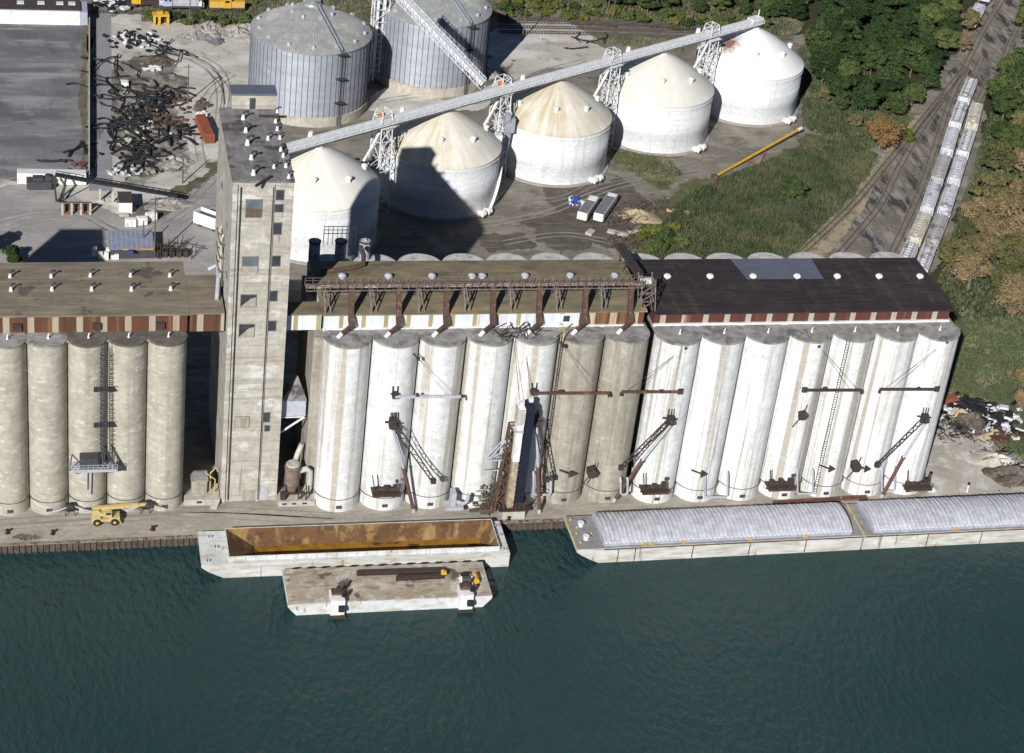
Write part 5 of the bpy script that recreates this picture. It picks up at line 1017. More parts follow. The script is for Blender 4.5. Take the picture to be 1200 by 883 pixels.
track('track under the longer string of hopper cars',[G(u,v,2.6) for u,v in [(1152,60)]+LJ+[(1045,340)]])
track('track under the shorter string of hopper cars beside the woods',[G(u,v,2.6) for u,v in [(1160,88)]+RJ+[(1068,340)]])
track('far track in the top right corner',[G(u,v) for u,v in ((1168,90),(1182,55),(1200,15),(1230,-40))])
def hopper_car(mbody,mroof):
    t=thing('hopper_car','covered hopper car','railway wagon',(0,0,0),0,'covered hopper cars in two strings')
    mb=MB(); Lh=7.2
    pr=[(-Lh,1.9),(-Lh,3.6),(-Lh+.5,4.0),(Lh-.5,4.0),(Lh,3.6),(Lh,1.9),(Lh-2.0,1.3),(1.2,1.25),(-1.2,1.25),(-Lh+2,1.3)]
    mb.extr([(x,-1.5,z) for x,z in pr],(0,3.0,0))
    for k in range(13):
        x=-Lh+.6+k*(2*Lh-1.2)/12
        for s in (-1,1): mb.bar((x,s*1.53,1.7),(x,s*1.53,3.8),.12)
    obj('body',mb,mbody,t,world=False)
    mb=MB(); mb.extr([(-Lh+.25,-1.52,4.003),(-Lh+.25,-.8,4.28),(-Lh+.25,.8,4.28),(-Lh+.25,1.52,4.003)],(2*Lh-.5,0,0)); ro=obj('roof',mb,mroof,t,world=False)
    mb=MB(); mb.box(-Lh+1,Lh-1,-.42,.42,4.283,4.45)
    for s in (-1,1): mb.bar((-Lh+.3,s*1.2,4.32),(Lh-.3,s*1.2,4.32),.4,.06)
    for k in range(9): mb.bar((-Lh+1.4+k*1.44,-.55,4.48),(-Lh+1.4+k*1.44,.55,4.48),.16)
    obj('roof_hatch',mb,mbody,ro,world=False)
    for s in (-1,1):
        b_=MB(); b_.box(s*5.2-1.2,s*5.2+1.2,-1.1,1.1,.5,.95); bo=obj('bogie',b_,m_dkrust,t,world=False)
        w_=MB()
        for x in (-.85,.85):
            for y in (-.75,.75): w_.cyl((s*5.2+x,y-.07,.46),(s*5.2+x,y+.07,.46),.44,.44,14)
        obj('wheels',w_,m_dsteel,bo,world=False)
        e=MB(); e.box(s*7.2-.1,s*7.2+.1,-1.4,1.4,1.2,1.5); e.bar((s*7.2,0,1.0),(s*8.0,0,1.0),.3); e.bar((s*7.5,-1.2,1.3),(s*7.3,-1.2,4.0),.1); e.bar((s*7.5,1.2,1.3),(s*7.3,1.2,4.0),.1); obj('end_platform',e,m_dkrust,t,world=False)
    return t
def hm(n,a,b,st): return mat(n,a,b,.5,rough=.7,layers=[(st,(1,1,1),.35,.62,.74,.7),((.10,.08,.07),(1,1,1),1.0,.66,.78,.5)])
hw=[hm('hopper_grey_white',(.60,.60,.62),(.52,.52,.54),(.26,.21,.19)),hm('hopper_dull_grey',(.40,.39,.39),(.33,.32,.32),(.14,.12,.12)),hm('hopper_cream',(.56,.53,.45),(.46,.43,.36),(.30,.22,.14)),hm('hopper_lavender',(.52,.53,.58),(.45,.46,.51),(.2,.16,.18))]
protos=[hopper_car(hw[0],hw[1]),hopper_car(hw[2],hw[2]),hopper_car(hw[3],hw[0]),hopper_car(hw[1],hw[1])]
used=set()
def place(i,a,b,label,group='covered hopper cars in two strings'):
    d=b-a; rz=math.atan2(d.y,d.x); c=(a+b)/2; L=(c.x,c.y,.35)
    sc=max(.8,min(1.1,(d.length-1.7)/15.0))
    o=protos[i]
    if i in used: o=dup(o,L,rz,label,group)
    else: used.add(i); o.location=L; o.rotation_euler=(0,0,rz); o['label']=label; o['group']=group
    o.scale=(sc,1.12,1.05); return o
ll=['grey hopper car at the far end of the longer string, near the trees','second hopper car of the longer string with a worn grey roof','third hopper car of the longer string with a blotched lavender roof','dull dark roofed hopper car in the middle of the longer string','pale lavender hopper car just behind the cream one','cream hopper car in the longer string, second from the dark roof','grey hopper car of the longer string half behind the dark roofed gallery']
for k,i in enumerate((0,0,2,3,2,1,0)): place(i,G(*LJ[k+1],4.4),G(*LJ[k],4.4),ll[k])
rl=['cream hopper car at the far end of the shorter string by the woods','second hopper car of the shorter string, grey white roof','lavender hopper car of the shorter string beside the green bush','hopper car of the shorter string with rust blotches on its roof','dull grey hopper car of the shorter string','pale hopper car of the shorter string running behind the gallery roof']
for k,i in enumerate((1,0,2,2,3,0)): place(i,G(*RJ[k+1],4.4),G(*RJ[k],4.4),rl[k])
place(2,G(1136,28,4.4),G(1151,2,4.4),'pale blue grey hopper car at the top edge among the trees','hopper cars beyond the trees')
place(0,G(1151,1,4.4),G(1168,-28,4.4),'pale hopper car cut by the top edge of the photo','hopper cars beyond the trees')
# yard tracks behind the tanks
for k,(v0,v1,lb) in enumerate(((26,34,'nearest of the old yard tracks behind the tanks'),(32,40,'second old yard track behind the tanks'),(38,45,'third old yard track behind the tanks'),(23,29,'farthest old yard track, beside the scrub'))):
    track(lb,[G(u,v) for u,v in ((585,v0),(680,v0+2),(760,v0+5),(850,v1),(930,v1+2))])

# ------------------------------------------------------------------ locomotives and yard machines at the top left
def bogies(t,xs_):
    for x in xs_:
        b_=MB(); b_.box(x-1.4,x+1.4,-1.15,1.15,.4,1.0); bo=obj('bogie',b_,m_dsteel,t,world=False); w_=MB()
        for q in (-.9,.9):
            for y in (-.75,.75): w_.cyl((x+q,y-.07,.5),(x+q,y+.07,.5),.5,.5,14)
        obj('wheels',w_,m_black,bo,world=False)
track('track under the parked locomotives at the top left',[G(u,v) for u,v in ((20,12),(150,15),(300,18),(420,21))])
p=G(213,14.5); t=thing('locomotive','grey and blue diesel locomotive parked among scrub at the top left','locomotive',(p.x,p.y+1.5,.3),.02)
mb=MB(); mb.box(-6.6,6.6,-1.4,1.4,1.0,1.45); obj('frame',mb,m_dsteel,t,world=False)
mb=MB(); mb.box(-5.6,-2.9,-1.4,1.4,1.453,4.3); ca=obj('cab',mb,m_lgrey,t,world=False); obj('cab_roof',MB().box(-5.8,-2.7,-1.5,1.5,4.303,4.5),m_dsteel,ca,world=False)
for x in (-5.1,-3.9): obj('cab_window',MB().box(x,x+.8,-1.43,-1.4,3.0,3.9),m_blue,ca,world=False)
mb=MB(); mb.box(-2.89,4.9,-1.05,1.05,1.453,3.7); 
for k in range(4): mb.box(-2.6+k*1.9,-1.3+k*1.9,-1.12,-1.05,1.7,3.4)
obj('hood',mb,m_lgrey,t,world=False); mb=MB(); mb.box(-2.8,5.0,-1.15,1.15,3.703,4.0); mb.box(-1.5,-.4,-.5,.5,4.003,4.3); obj('hood_roof',mb,m_blue,t,world=False)
mb=MB(); mb.box(-6.5,-5.62,-.6,.6,1.453,2.6); mb.box(4.92,5.9,-1,1,1.453,2.9)
for x in (-6.5,6.4):
    for y in (-1.3,1.3): mb.bar((x,y,1.45),(x,y,2.7),.1)
mb.bar((-6.5,-1.35,2.6),(6.4,-1.35,2.6),.08); obj('end_rail',mb,m_whitesteel,t,world=False); bogies(t,(-4.2,4.2))
p=G(266,16); t=thing('locomotive','yellow centre cab locomotive parked right of the grey and blue one','locomotive',(p.x,p.y+1.5,.3),.02)
obj('frame',MB().box(-5.4,5.4,-1.3,1.3,.9,1.3),m_dsteel,t,world=False)
for s in (-1,1):
    mb=MB(); mb.box(min(s*1.21,s*5.2),max(s*1.21,s*5.2),-1.1,1.1,1.303,3.2); ho=obj('hood',mb,m_yellow,t,world=False); mb=MB(); [mb.box(s*(1.9+k*.9)-.3,s*(1.9+k*.9)+.3,-1.13,-1.1,1.7,2.7) for k in range(4)]; obj('louvre',mb,m_paleyel,ho,world=False)
ca=obj('cab',MB().box(-1.2,1.2,-1.35,1.35,1.303,4.2),m_yellow,t,world=False); obj('cab_window',MB().box(-.7,.7,-1.38,-1.35,2.9,3.7),m_glass,ca,world=False); obj('cab_roof',MB().box(-1.35,1.35,-1.5,1.5,4.203,4.35),m_yellow,ca,world=False); bogies(t,(-3.4,3.4))
p=G(160,11); t=thing('locomotive','yellow cab end of a rail machine at the top edge','locomotive',(p.x,p.y+1.5,.3),.02)
obj('frame',MB().box(-3,8,-1.3,1.3,.9,1.25),m_dkrust,t,world=False); ca=obj('cab',MB().box(-1.4,1.2,-1.3,1.3,1.253,4.4),m_yellow,t,world=False); obj('cab_window',MB().box(-.9,.8,-1.33,-1.3,2.9,3.9),m_glass,ca,world=False); obj('hood',MB().box(1.203,6.5,-.9,.9,1.253,2.2),m_dkrust,t,world=False); bogies(t,(-1.4,6))
p=G(188,28); t=thing('straddle_lift','yellow four legged lifting frame at the edge of the scrub','lifting frame',(p.x,p.y,.03),.1)
for x in (-1.9,-.5,2.0):
    mb=MB(); mb.box(x-.35,x+.35,-1.2,-.5,.4,2.6); mb.box(x-.4,x+.4,-1.2,-.4,0,.5); obj('leg',mb,m_yellow,t,world=False)
mb=MB(); mb.box(-2.3,2.4,-1.2,1.4,2.603,3.2); mb.box(-.9,.7,-.6,.8,3.203,3.8); obj('top_frame',mb,m_yellow,t,world=False); mb=MB(); mb.box(-2.2,2.2,.6,1.4,.1,2.5); obj('engine',mb,m_dsteel,t,world=False)

# ------------------------------------------------------------------ yard objects, left side
def container(name,label,cat,u,v,L_,W_,H_,rz,mb_,group=None,ribs=True,label2=None):
    p=G(u,v); t=thing(name,label,cat,(p.x,p.y,.06),rz,group)
    mb=MB(); mb.box(-L_/2,L_/2,-W_/2,W_/2,.15,H_)
    if ribs:
        n=int(L_/.9)
        for k in range(n+1):
            x=-L_/2+.1+k*(L_-.2)/n
            for s in (-1,1): mb.box(x-.14,x+.14,s*(W_/2+.05)-.05,s*(W_/2+.05)+.05,.3,H_-.15)
        m_=int(W_/.7)
        for k in range(m_+1):
            y=-W_/2+.1+k*(W_-.2)/m_
            for s in (-1,1): mb.box(s*(L_/2+.04)-.04,s*(L_/2+.04)+.04,y-.1,y+.1,.3,H_-.15)
    obj('body',mb,mb_,t,world=False)
    return t
t=container('shipping_container','rust orange shipping container lying lengthwise in the yard','container',240,157,12.2,2.5,2.7,math.radians(97),m_orange)
mb=MB(); mb.box(-6.0,6.0,-1.2,1.2,2.703,2.78); obj('roof',mb,m_orange,t,world=False); mb=MB(); [mb.bar((-6.2,y,.4),(-6.2,y,2.5),.08) for y in (-.8,-.3,.3,.8)]; obj('door_bars',mb,m_rust,t,world=False)
t=container('semi_trailer','long white ribbed trailer body behind the black conveyor','trailer',61,214.5,16.6,2.6,3.0,-.03,m_white); obj('roof',MB().box(-8.25,8.25,-1.28,1.28,3.003,3.08),m_whitesteel,t,world=False)
mb=MB(); mb.box(-7,-5,-1,1,0,.16); mb.box(5,7,-1,1,0,.16); obj('skids',mb,m_dkrust,t,world=False)
# wall with its drop along the road
wx0_=G(104,17); wx1_=G(103.5,214); mb=MB(); a=Vector((wx0_.x,wx0_.y,0)); b_=Vector((wx1_.x,wx1_.y,0)); mb.extr([a+Vector((0,0,0)),b_,b_+Vector((0,0,2.2)),a+Vector((0,0,2.2))],(.35,0,0)); single('yard_wall','long thin concrete wall between the asphalt lot and the road','wall',mb,m_ltcon)
mb=MB(); rr=random.Random(3)
# rough weeds and dirt heaped along the inside of the wall
t=thing('warehouse','long low white walled warehouse with a brown roof at the top left corner','building',(G(45,22).x,G(45,22).y,0))
a=G(-60,27); b_=G(93.5,30); obj('wall',MB().box(a.x,b_.x,b_.y,b_.y+9,0,4.2),m_white,t); obj('roof',MB().box(a.x,b_.x+.3,b_.y+.6,b_.y+9.4,4.203,4.5),m_brownroof,t); obj('end_bay',MB().box(b_.x+.003,b_.x+2.2,b_.y+.02,b_.y+8,0,4.1),m_bcoam,t)
for u in (24,48,70,84): 
    q=G(u,3,4.5); obj('roof_light',MB().box(q.x-1,q.x+1,b_.y+4,b_.y+6,4.503,4.8),m_plastic,t)
# pale paving box and light slab
p=G(146,101); single('concrete_block','pale square concrete block beside the tangled belts','block',MB().box(p.x-1,p.x+1,p.y-1.2,p.y+1.2,.03,1.3).box(p.x-.8,p.x+.8,p.y-1,p.y+1,1.303,1.4),m_white)
# black radial conveyor
a=G(36,212,2.2); b_=G(208,236,1.8); t=thing('belt_conveyor','long black portable belt conveyor reaching across the yard','conveyor',(a.x,a.y,0))
mb=MB(); e1=Vector((a.x+6,a.y-1,4.4)); e2=Vector((b_.x,b_.y,3.4)); mb.bar(e1,e2,1.4,.5)
for s in (-.7,.7):
    d=(e2-e1).normalized(); n=Vector((d.y,-d.x,0))
    mb.bar(e1+n*s+Vector((0,0,.7)),e2+n*s+Vector((0,0,.7)),.12)
    for k in range(20): q=e1.lerp(e2,k/19)+n*s; mb.bar(q,q+Vector((0,0,.7)),.1)
obj('belt_frame',mb,m_black,t)
mb=MB(); mb.box(a.x-1,a.x+5,a.y-1.6,a.y+1.4,.6,2.6); mb.box(a.x+.5,a.x+3,a.y-1,a.y+.8,2.6,3.4); mb.cyl((a.x+4.2,a.y-1,3.1),(a.x+4.2,a.y+.6,3.1),.9,.9,14); obj('hopper',mb,m_dsteel,t)
mb=MB(); c=G(78,237,1.0)
for s in (0,1.5): mb.bar((a.x+5.5+s*2,a.y-1.2,3.8),(c.x-2.4+s,c.y+.6+s,.9),.45)
mb.bar((c.x-2.4,c.y+.6,.9),(c.x+2.6,c.y+4.5,3.4),.3); obj('outrigger',mb,m_dsteel,t)
for u,v,h in ((117,236,3.4),(132,238,3.3)):
    q=G(u,v); mb=MB(); mb.box(q.x-.25,q.x+.25,q.y-.3,q.y+.3,.05,h); mb.box(q.x-1,q.x+1,q.y-.5,q.y+.5,.05,.4); obj('leg',mb,m_ltcon,t)
mb=MB(); q=G(72.5,237.5,.4); mb.cyl((q.x-.3,q.y,.5),(q.x+.3,q.y,.5),.5,.5,14); obj('wheel',mb,m_tire,t)
p=G(90,252); t=thing('pallet_rack','white posts of an open rack beside the conveyor','rack',(p.x,p.y,.05))
for k in range(4):
    mb=MB(); mb.box(p.x-3.4+k*2.2-.25,p.x-3.4+k*2.2+.25,p.y-.2,p.y+.4,.05,3.2); obj('post',mb,m_ltcon,t)
mb=MB(); mb.box(p.x-3.8,p.x+3.6,p.y+.1,p.y+.5,2.9,3.203); mb.box(p.x-3.6,p.x+3.4,p.y+2,p.y+2.6,.05,2.2); obj('back_rail',mb,m_wood,t)
mb=MB(); mb.box(p.x-3.3,p.x-1.5,p.y-.1,p.y+.6,.06,.5); mb.box(p.x+.8,p.x+2.2,p.y-.1,p.y+.5,.06,.45); obj('orange_timber',mb,m_orange,t)
p=G(147,251); t=thing('site_hut','small hut with a brown roof and a bright white front','hut',(p.x,p.y,.05))
obj('wall',MB().box(p.x-1.6,p.x+1.6,p.y,p.y+5.5,.05,3.0),m_white,t); obj('roof',MB().box(p.x-1.7,p.x+1.7,p.y+.0,p.y+5.7,3.003,3.2),m_brownroof,t); obj('step',MB().box(p.x-1.6,p.x+.8,p.y-1.5,p.y-.05,.05,.5),m_ltcon,t)
for k,(u,v,lb) in enumerate(((153,266,'leftmost of the three white ribbed blocks by the road bend'),(166,264,'middle white ribbed block by the road bend'),(177,259,'rightmost tilted white ribbed block by the road bend'))):
    container('ribbed_block',lb,'block',u,v,2.5,1.2,2.2,[.0,.12,.35][k],m_white,'white ribbed blocks')
p=G(154,301); t=thing('metal_shed','low shed with a blue grey ribbed roof and an orange edge','shed',(p.x,p.y,.05))
obj('wall',MB().box(p.x-5,p.x+5,p.y-1,p.y+7,.05,2.6),m_dsteel,t); mb=MB(); mb.extr([(p.x-5.2,p.y-1.3,2.603),(p.x-5.2,p.y+7.2,3.0),(p.x-5.2,p.y+7.2,3.2),(p.x-5.2,p.y-1.3,2.8)],(10.4,0,0)); ro=obj('roof',mb,m_blueroof,t)
obj('fascia',MB().box(p.x-2,p.x+5.2,p.y-1.42,p.y-1.303,2.5,3.0),mat('orange_tan_board',(.36,.24,.13)),t); q=G(153,295,3); obj('blue_tarp',MB().box(q.x-.6,q.x+.6,q.y-.6,q.y+.6,2.95,3.25),m_tarp,ro)
p=G(205,300); mb=MB(); rr=random.Random(8)
for k in range(26):
    x=p.x+rr.uniform(-5,5); y=p.y+rr.uniform(-2,4); h=rr.uniform(1.5,4.2); mb.bar((x,y,.05),(x+rr.uniform(-.3,.3),y,h),.16)
    if k%2: mb.bar((x,y,h*.8),(x+rr.uniform(1,2.6),y+rr.uniform(-1,1),h*.8),.14)
for k in range(5): mb.box(p.x-4.5+k*1.6,p.x-3.4+k*1.6,p.y-1,p.y+1,.05,1.6)
single('pipe_rack','dark tangle of steel frames and posts beside the shed','scrap rack',mb,m_dkrust)
mb=MB(); p=G(121,303)
for k in range(16): x=p.x+rr.uniform(-2,4); y=p.y+rr.uniform(-1,2.4); mb.box(x-.5,x+.5,y-.4,y+.4,.05,rr.uniform(.6,2.6))
single('crate_heap','heap of pale bags and crates left of the metal shed','heap',mb,m_white)
p=G(246,266); t=thing('box_trailer','white box trailer with an open dark top against the tower','trailer',(p.x,p.y,.06),math.radians(-38))
mb=MB(); mb.box(-3.8,3.8,-1.6,-1.4,.6,3.6); mb.box(-3.8,3.8,1.4,1.6,.6,3.6); mb.box(-3.8,-3.6,-1.4,1.4,.6,3.6); mb.box(3.6,3.8,-1.4,1.4,.6,3.6); obj('sides',mb,m_white,t,world=False); obj('floor',MB().box(-3.6,3.6,-1.4,1.4,.6,2.6),m_dsteel,t,world=False)
for x in (-2,2): 
    mb=MB(); mb.cyl((x,-1.5,.5),(x,1.5,.5),.5,.5,14); obj('wheels',mb,m_tire,t,world=False)
# utility poles
def pole(label,u,v,h,arm=True,lean=0):
    p=G(u,v); t=thing('utility_pole',label,'utility pole',(p.x,p.y,0),0,'wooden utility poles in the yard'); mb=MB(); mb.cyl((0,0,0),(lean,0,h),.20,.13,8); obj('post',mb,m_timber,t,True,world=False)
    if arm: obj('cross_arm',MB().bar((-1.2,0,h-.8),(1.2,0,h-.8),.18),m_timber,t,world=False)
    return (p.x,p.y,h)
pole('wooden utility pole beside the tangled belts, upper of the yard',220,120,11.2)
pole('thick wooden pole standing by the metal shed roof',181,303,16.5)
pole('slim wooden pole among the lower belt heaps',214,215,8.5,False)
pole('slim pole right of the galvanised bins near the yard tracks',612,47,13,False)
pole('slim pole between the rubble and the blue locomotive',222,30,10,False)
pole('short pole by the white ribbed blocks',168,292,7.5,False)
pole('slim pole on the scrub line behind the middle tanks',718,24,9.0)
pole('slim pole on the scrub line behind the cream roofed tank',803,34,9.0)
# tangled rubber belts and hoses
def belts(label,u,v,n,rx,ry,seed,wig=1.0,r=.22,flat=True,L=9):
    rr=random.Random(seed); p=G(u,v); mb=MB()
    for k in range(n):
        x=p.x+rr.uniform(-rx,rx); y=p.y+rr.uniform(-ry,ry); a=rr.uniform(0,2*pi); pts=[]; z=.25+rr.random()*.9
        for q in range(int(L)):
            pts.append((x,y,z+.15*math.sin(q))); a+=rr.uniform(-.55,.55)*wig; x+=math.cos(a)*1.0; y+=math.sin(a)*1.0
        mb.tube(pts,r,6)
    o=single('belt_tangle',label,'belt heap',mb,m_black,group='heaps of black rubber belting'); o['kind']='stuff'; return o
belts('loops of thin black belting at the top of the tangle',146,82,5,2.2,8,31,.9,.2,L=16)
belts('single long loops of belting left of the concrete block',142,105,4,2,6,32,.7,.2,L=18)
belts('dense curled belting in the middle of the tangle',166,132,58,6,10,33,2.0,.2,L=10)
belts('straggling belts curving toward the road',140,150,9,5,7,34,.6,.24,L=14)
belts('black heap of stacked belt rolls at the lower end',160,182,46,4,7,35,.9,.26,L=6)
belts('small bundle of belting right of the heap',209,163,16,3.2,4,36,.4,.28,L=6)
belts('curled belts on the right edge of the tangle',205,62,9,3.5,3,37,1.6,.18,L=9)
belts('lengths of belting across the right of the tangle',195,108,14,6,4,38,.9,.26,L=7)
belts('black belt scraps on the asphalt by the wall',88,184,6,3,4,39,.7,.28,L=8)
belts('thin dark hoses lying on the pale yard behind the bins',690,55,5,7,2,40,.9,.16,L=9)
belts('dark hose curled at the corner of the reed bed',835,232,4,3,1.2,41,.7,.18,L=7)
def litter(label,cat,name,u,v,n,rx,ry,s,m,seed,zz=.4,group=None):
    rr=random.Random(seed); p=G(u,v); mb=MB()
    for k in range(n):
        x=p.x+rr.gauss(0,rx*.5); y=p.y+rr.gauss(0,ry*.5); z=.05+rr.random()*zz; a=rr.uniform(0,pi); w_=s*rr.uniform(.4,1.3); h=s*rr.uniform(.3,.9); t_=rr.uniform(-.5,.5); th=.08+.25*rr.random()
        M=Matrix.Translation((x,y,z+th))@Matrix.Rotation(a,4,'Z')@Matrix.Rotation(t_,4,'X'); q=MB().box(-w_,w_,-h,h,-th,th); q.xf(M); mb.add(q.v,q.f)
    o=single(name,label,cat,mb,m,group=group); o['kind']='stuff'; return o
litter('white plastic scraps at the top of the belt tangle','scrap','plastic_scrap',162,47,34,6,5,.6,m_plastic,51)
litter('black plastic scraps among the white ones at the top','scrap','rubber_scrap',160,48,70,7,6,.7,m_black,52)
litter('white sheet scraps below the lower belt heap','scrap','plastic_scrap',148,200,26,5,4,.6,m_plastic,53)
litter('white heap of sheeting at the top edge by the warehouse','scrap','plastic_scrap',132,4,40,8,5,1.1,m_plastic,54,1.2)
litter('dark rubbish mixed into the white heap at the top edge','scrap','rubber_scrap',136,5,50,9,5,1.0,m_black,55,1.0)
litter('white scraps beside the curled belts','scrap','plastic_scrap',178,82,12,3,2,.8,m_plastic,56)
litter('brown pallets and boards behind the orange container','boards','board_pile',235,125,18,2,4,.9,m_wood,57,.8)
litter('light boxes beside the orange container door','boxes','box_pile',236,135,8,1.4,1.4,.6,m_white,58,.8)
litter('scattered bricks and boards on the lower belt heap','boards','board_pile',172,200,30,6,4,.8,m_rubble,59,.5)
litter('red brown scraps along the wall foot','scrap','metal_scrap',92,196,14,3,2,.7,m_redrust,60)
litter('grey brown boards and offcuts through the middle of the tangle','scrap','board_pile',172,140,50,7,12,.5,m_brush,61,.5)
litter('pale broken slabs scattered below the concrete block','scrap','slab_pile',165,150,26,7,9,.5,m_ltcon,62,.3)
litter('dark scrap pieces around the lower belt heap','scrap','rubber_scrap',178,178,50,11,10,.5,m_black,63,.6)
litter('rusty scrap pieces on the right of the tangle','scrap','metal_scrap',200,140,40,6,9,.6,m_rust,64,.5)
def heap(label,u,v,r,h,m,seed,name='rubble_heap',cat='heap',ex=1.3,group=None,soft=.35):
    rr=random.Random(seed); p=G(u,v); n=26; mm=9; vs=[(0,0,h)]; fs=[]; ph=[rr.uniform(0,6) for _ in range(4)]
    for i in range(1,mm+1):
        f=i/mm
        for k in range(n):
            a=2*pi*k/n; rr_=r*f*(1+.22*math.sin(2*a+ph[0])+.13*math.sin(5*a+ph[1])); z=h*(1-f)**1.1*(1+.3*math.sin(3*a+ph[2]))+(rr.uniform(-soft,soft)*h*.35 if i<mm else 0)
            vs.append((rr_*ex*math.cos(a),rr_*math.sin(a),max(z,.0 if i<mm else -.1)))
    fs=[(0,1+k,1+(k+1)%n) for k in range(n)]
    for i in range(mm-1):
        for k in range(n): fs.append((1+i*n+k,1+(i+1)*n+k,1+(i+1)*n+(k+1)%n,1+i*n+(k+1)%n))
    mb=MB().add([(x+p.x,y+p.y,z+.05) for x,y,z in vs],fs); return single(name,label,cat,mb,m,group=group)
for k,(u,v,r,h,m_,lb) in enumerate(((246,36,5.0,2.6,m_rubble,'largest grey rubble heap below the yellow locomotive'),(277,40,4.2,2.2,m_rubble,'pale rubble heap next to the galvanised bin'),(228,42,3.2,1.6,m_rubble,'low rubble heap left of the largest one'),(241,46,1.9,1.1,m_asph,'small dark gravel heap in front of the rubble, left'),(254,49,2.2,1.1,m_asph,'small dark gravel heap in front of the rubble, right'),(292,35,3,1.8,m_rubble,'rubble heap half hidden by the galvanised bin'),(150,167,3,.9,m_pale,'pale dirt mound between the belts and the road'),(205,190,4.5,1.2,m_rubble,'broken slab heap below the small belt bundle'),(188,72,3.4,1.0,m_brush,'dark brown brushwood mound near the curled belts'),(198,240,4,1.2,m_rubble,'pale rubble bank at the tip of the black conveyor'))): heap(lb,u,v,r,h,m_,70+k)
# ------------------------------------------------------------------ yard objects, middle
for k,(u,v,lb,L_) in enumerate(((688,252,'shorter grey dump trailer with a white load at its rear',10.5),(708.5,251,'longer grey dump trailer parked on the right',13.0))):
    p=G(u,v); t=thing('dump_trailer',lb,'trailer',(p.x,p.y,.05),math.radians(59.5),'parked dump trailers')
    mb=MB(); h=3.0; mb.box(-L_/2,L_/2,-1.3,-1.15,1.0,h); mb.box(-L_/2,L_/2,1.15,1.3,1.0,h); mb.box(L_/2-.15,L_/2,-1.15,1.15,1.0,h); mb.box(-L_/2,-L_/2+.15,-1.15,1.15,1.0,h+.1)
    for i in range(12):
        x=-L_/2+.5+i*(L_-1)/11
        for s in (-1,1): mb.box(x-.06,x+.06,s*1.33-.03,s*1.33+.03,1.0,h)
    obj('body',mb,m_ltcon if k==0 else m_lgrey,t,world=False); obj('tarp',MB().box(-L_/2+.16,L_/2-(2.5 if k==0 else 1.6),-1.14,1.14,2.5,2.85),mat('grey_tarp',(.20,.20,.21),(.15,.15,.16),1.2),t,world=False)
    obj('tailgate',MB().box(-L_/2-.08,-L_/2-.003,-1.25,1.25,1.0,h+.1),m_white,t,world=False); obj('load',MB().box(L_/2-(2.45 if k==0 else 1.55),L_/2-.2,-1.1,1.1,1.2,2.95),m_white,t,world=False)
    for x in (-L_/2+1.4,-L_/2+2.7,L_/2-2.2):
        for s in (-1,1): mb=MB(); mb.cyl((x,s*.75,.52),(x,s*1.25,.52),.52,.52,16); obj('wheel',mb,m_tire,t,True,world=False)
    mb=MB(); mb.box(-L_/2+.2,L_/2-.3,-.6,.6,.75,.997); obj('frame',mb,m_dsteel,t,world=False)
litter('blue tarpaulin bundles left of the dump trailers','tarp','tarp_pile',676,239,9,2.4,2.2,.9,m_tarp,81,.5)
litter('white sheets between the blue tarpaulins','sheet','plastic_scrap',677,240,10,3,2.4,.8,m_plastic,82,.3)
heap('tan sand heap right of the dump trailers',747,254,4.2,1.8,m_sand,83,'sand_heap',soft=.12)
def brush(label,u,v,n,rx,ry,h,seed,m=m_brush):
    rr=random.Random(seed); p=G(u,v); mb=MB()
    for k in range(n):
        x=p.x+rr.gauss(0,rx*.5); y=p.y+rr.gauss(0,ry*.5); z=.05+abs(rr.gauss(0,h*.4)); a=Vector((x,y,z)); mb.bar(a,a+Vector((rr.uniform(-1.6,1.6),rr.uniform(-1.4,1.4),rr.uniform(-.3,.8))),.12)
    o=single('brush_pile',label,'brush pile',mb,m,group='brushwood piles'); o['kind']='stuff'; return o
brush('brown brushwood pile left of the sand heap',731,258,150,5,5,1.6,84)
brush('brown brushwood pile behind the sand heap',760,243,130,7,3,1.2,85)
brush('dark scrap wood pile at the seam of the gallery roofs',742,285,140,5,6,2.0,86)
brush('dry vine pile on the reed bed edge near the yellow scrap',795,250,60,5,2,.8,87)
litter('yellow scrap metal beside the reed bed','scrap','metal_scrap',787,250,6,3,1.4,.6,m_paleyel,88,.4)
litter('pale concrete slabs below the dump trailers','slabs','slab_pile',727,276,12,6,2,1.0,m_ltcon,89,.3)
# yellow auger lying by the reeds
a=G(839,206,1.0); b_=G(935,156,1.6); t=thing('grain_auger','long yellow portable grain auger lying along the reed bed','auger',(a.x,a.y,.05))
mb=MB(); mb.cyl((a.x,a.y,.8),(b_.x,b_.y,2.6),.36,.36,12); obj('tube',mb,m_yellow,t,True)
mb=MB(); mb.cyl((b_.x,b_.y,2.6),(b_.x+1.1,b_.y+.8,2.65),.5,.5,12); obj('spout',mb,m_white,t,True)
mb=MB(); mb.box(a.x-1.1,a.x+.4,a.y-.8,a.y+.7,.15,1.2); obj('intake',mb,m_redrust,t)
c=Vector((a.x,a.y,.8)).lerp(Vector((b_.x,b_.y,2.6)),.35); mb=MB(); mb.bar(c,(c.x+3.5,c.y-1.8,.5),.16); mb.bar(c.lerp(Vector((b_.x,b_.y,2.6)),.4),(c.x+3.5,c.y-1.8,.5),.16); mb.bar((c.x+2,c.y-2.6,.5),(c.x+5,c.y-1,.5),.2); obj('undercarriage',mb,mat('red_paint',(.35,.035,.025)),t)
for q in ((c.x+2,c.y-2.6,.5),(c.x+5,c.y-1,.5)): mb=MB(); mb.cyl((q[0]-.1,q[1]-.1,.45),(q[0]+.15,q[1]+.2,.45),.42,.42,12); obj('wheel',mb,m_tire,t)
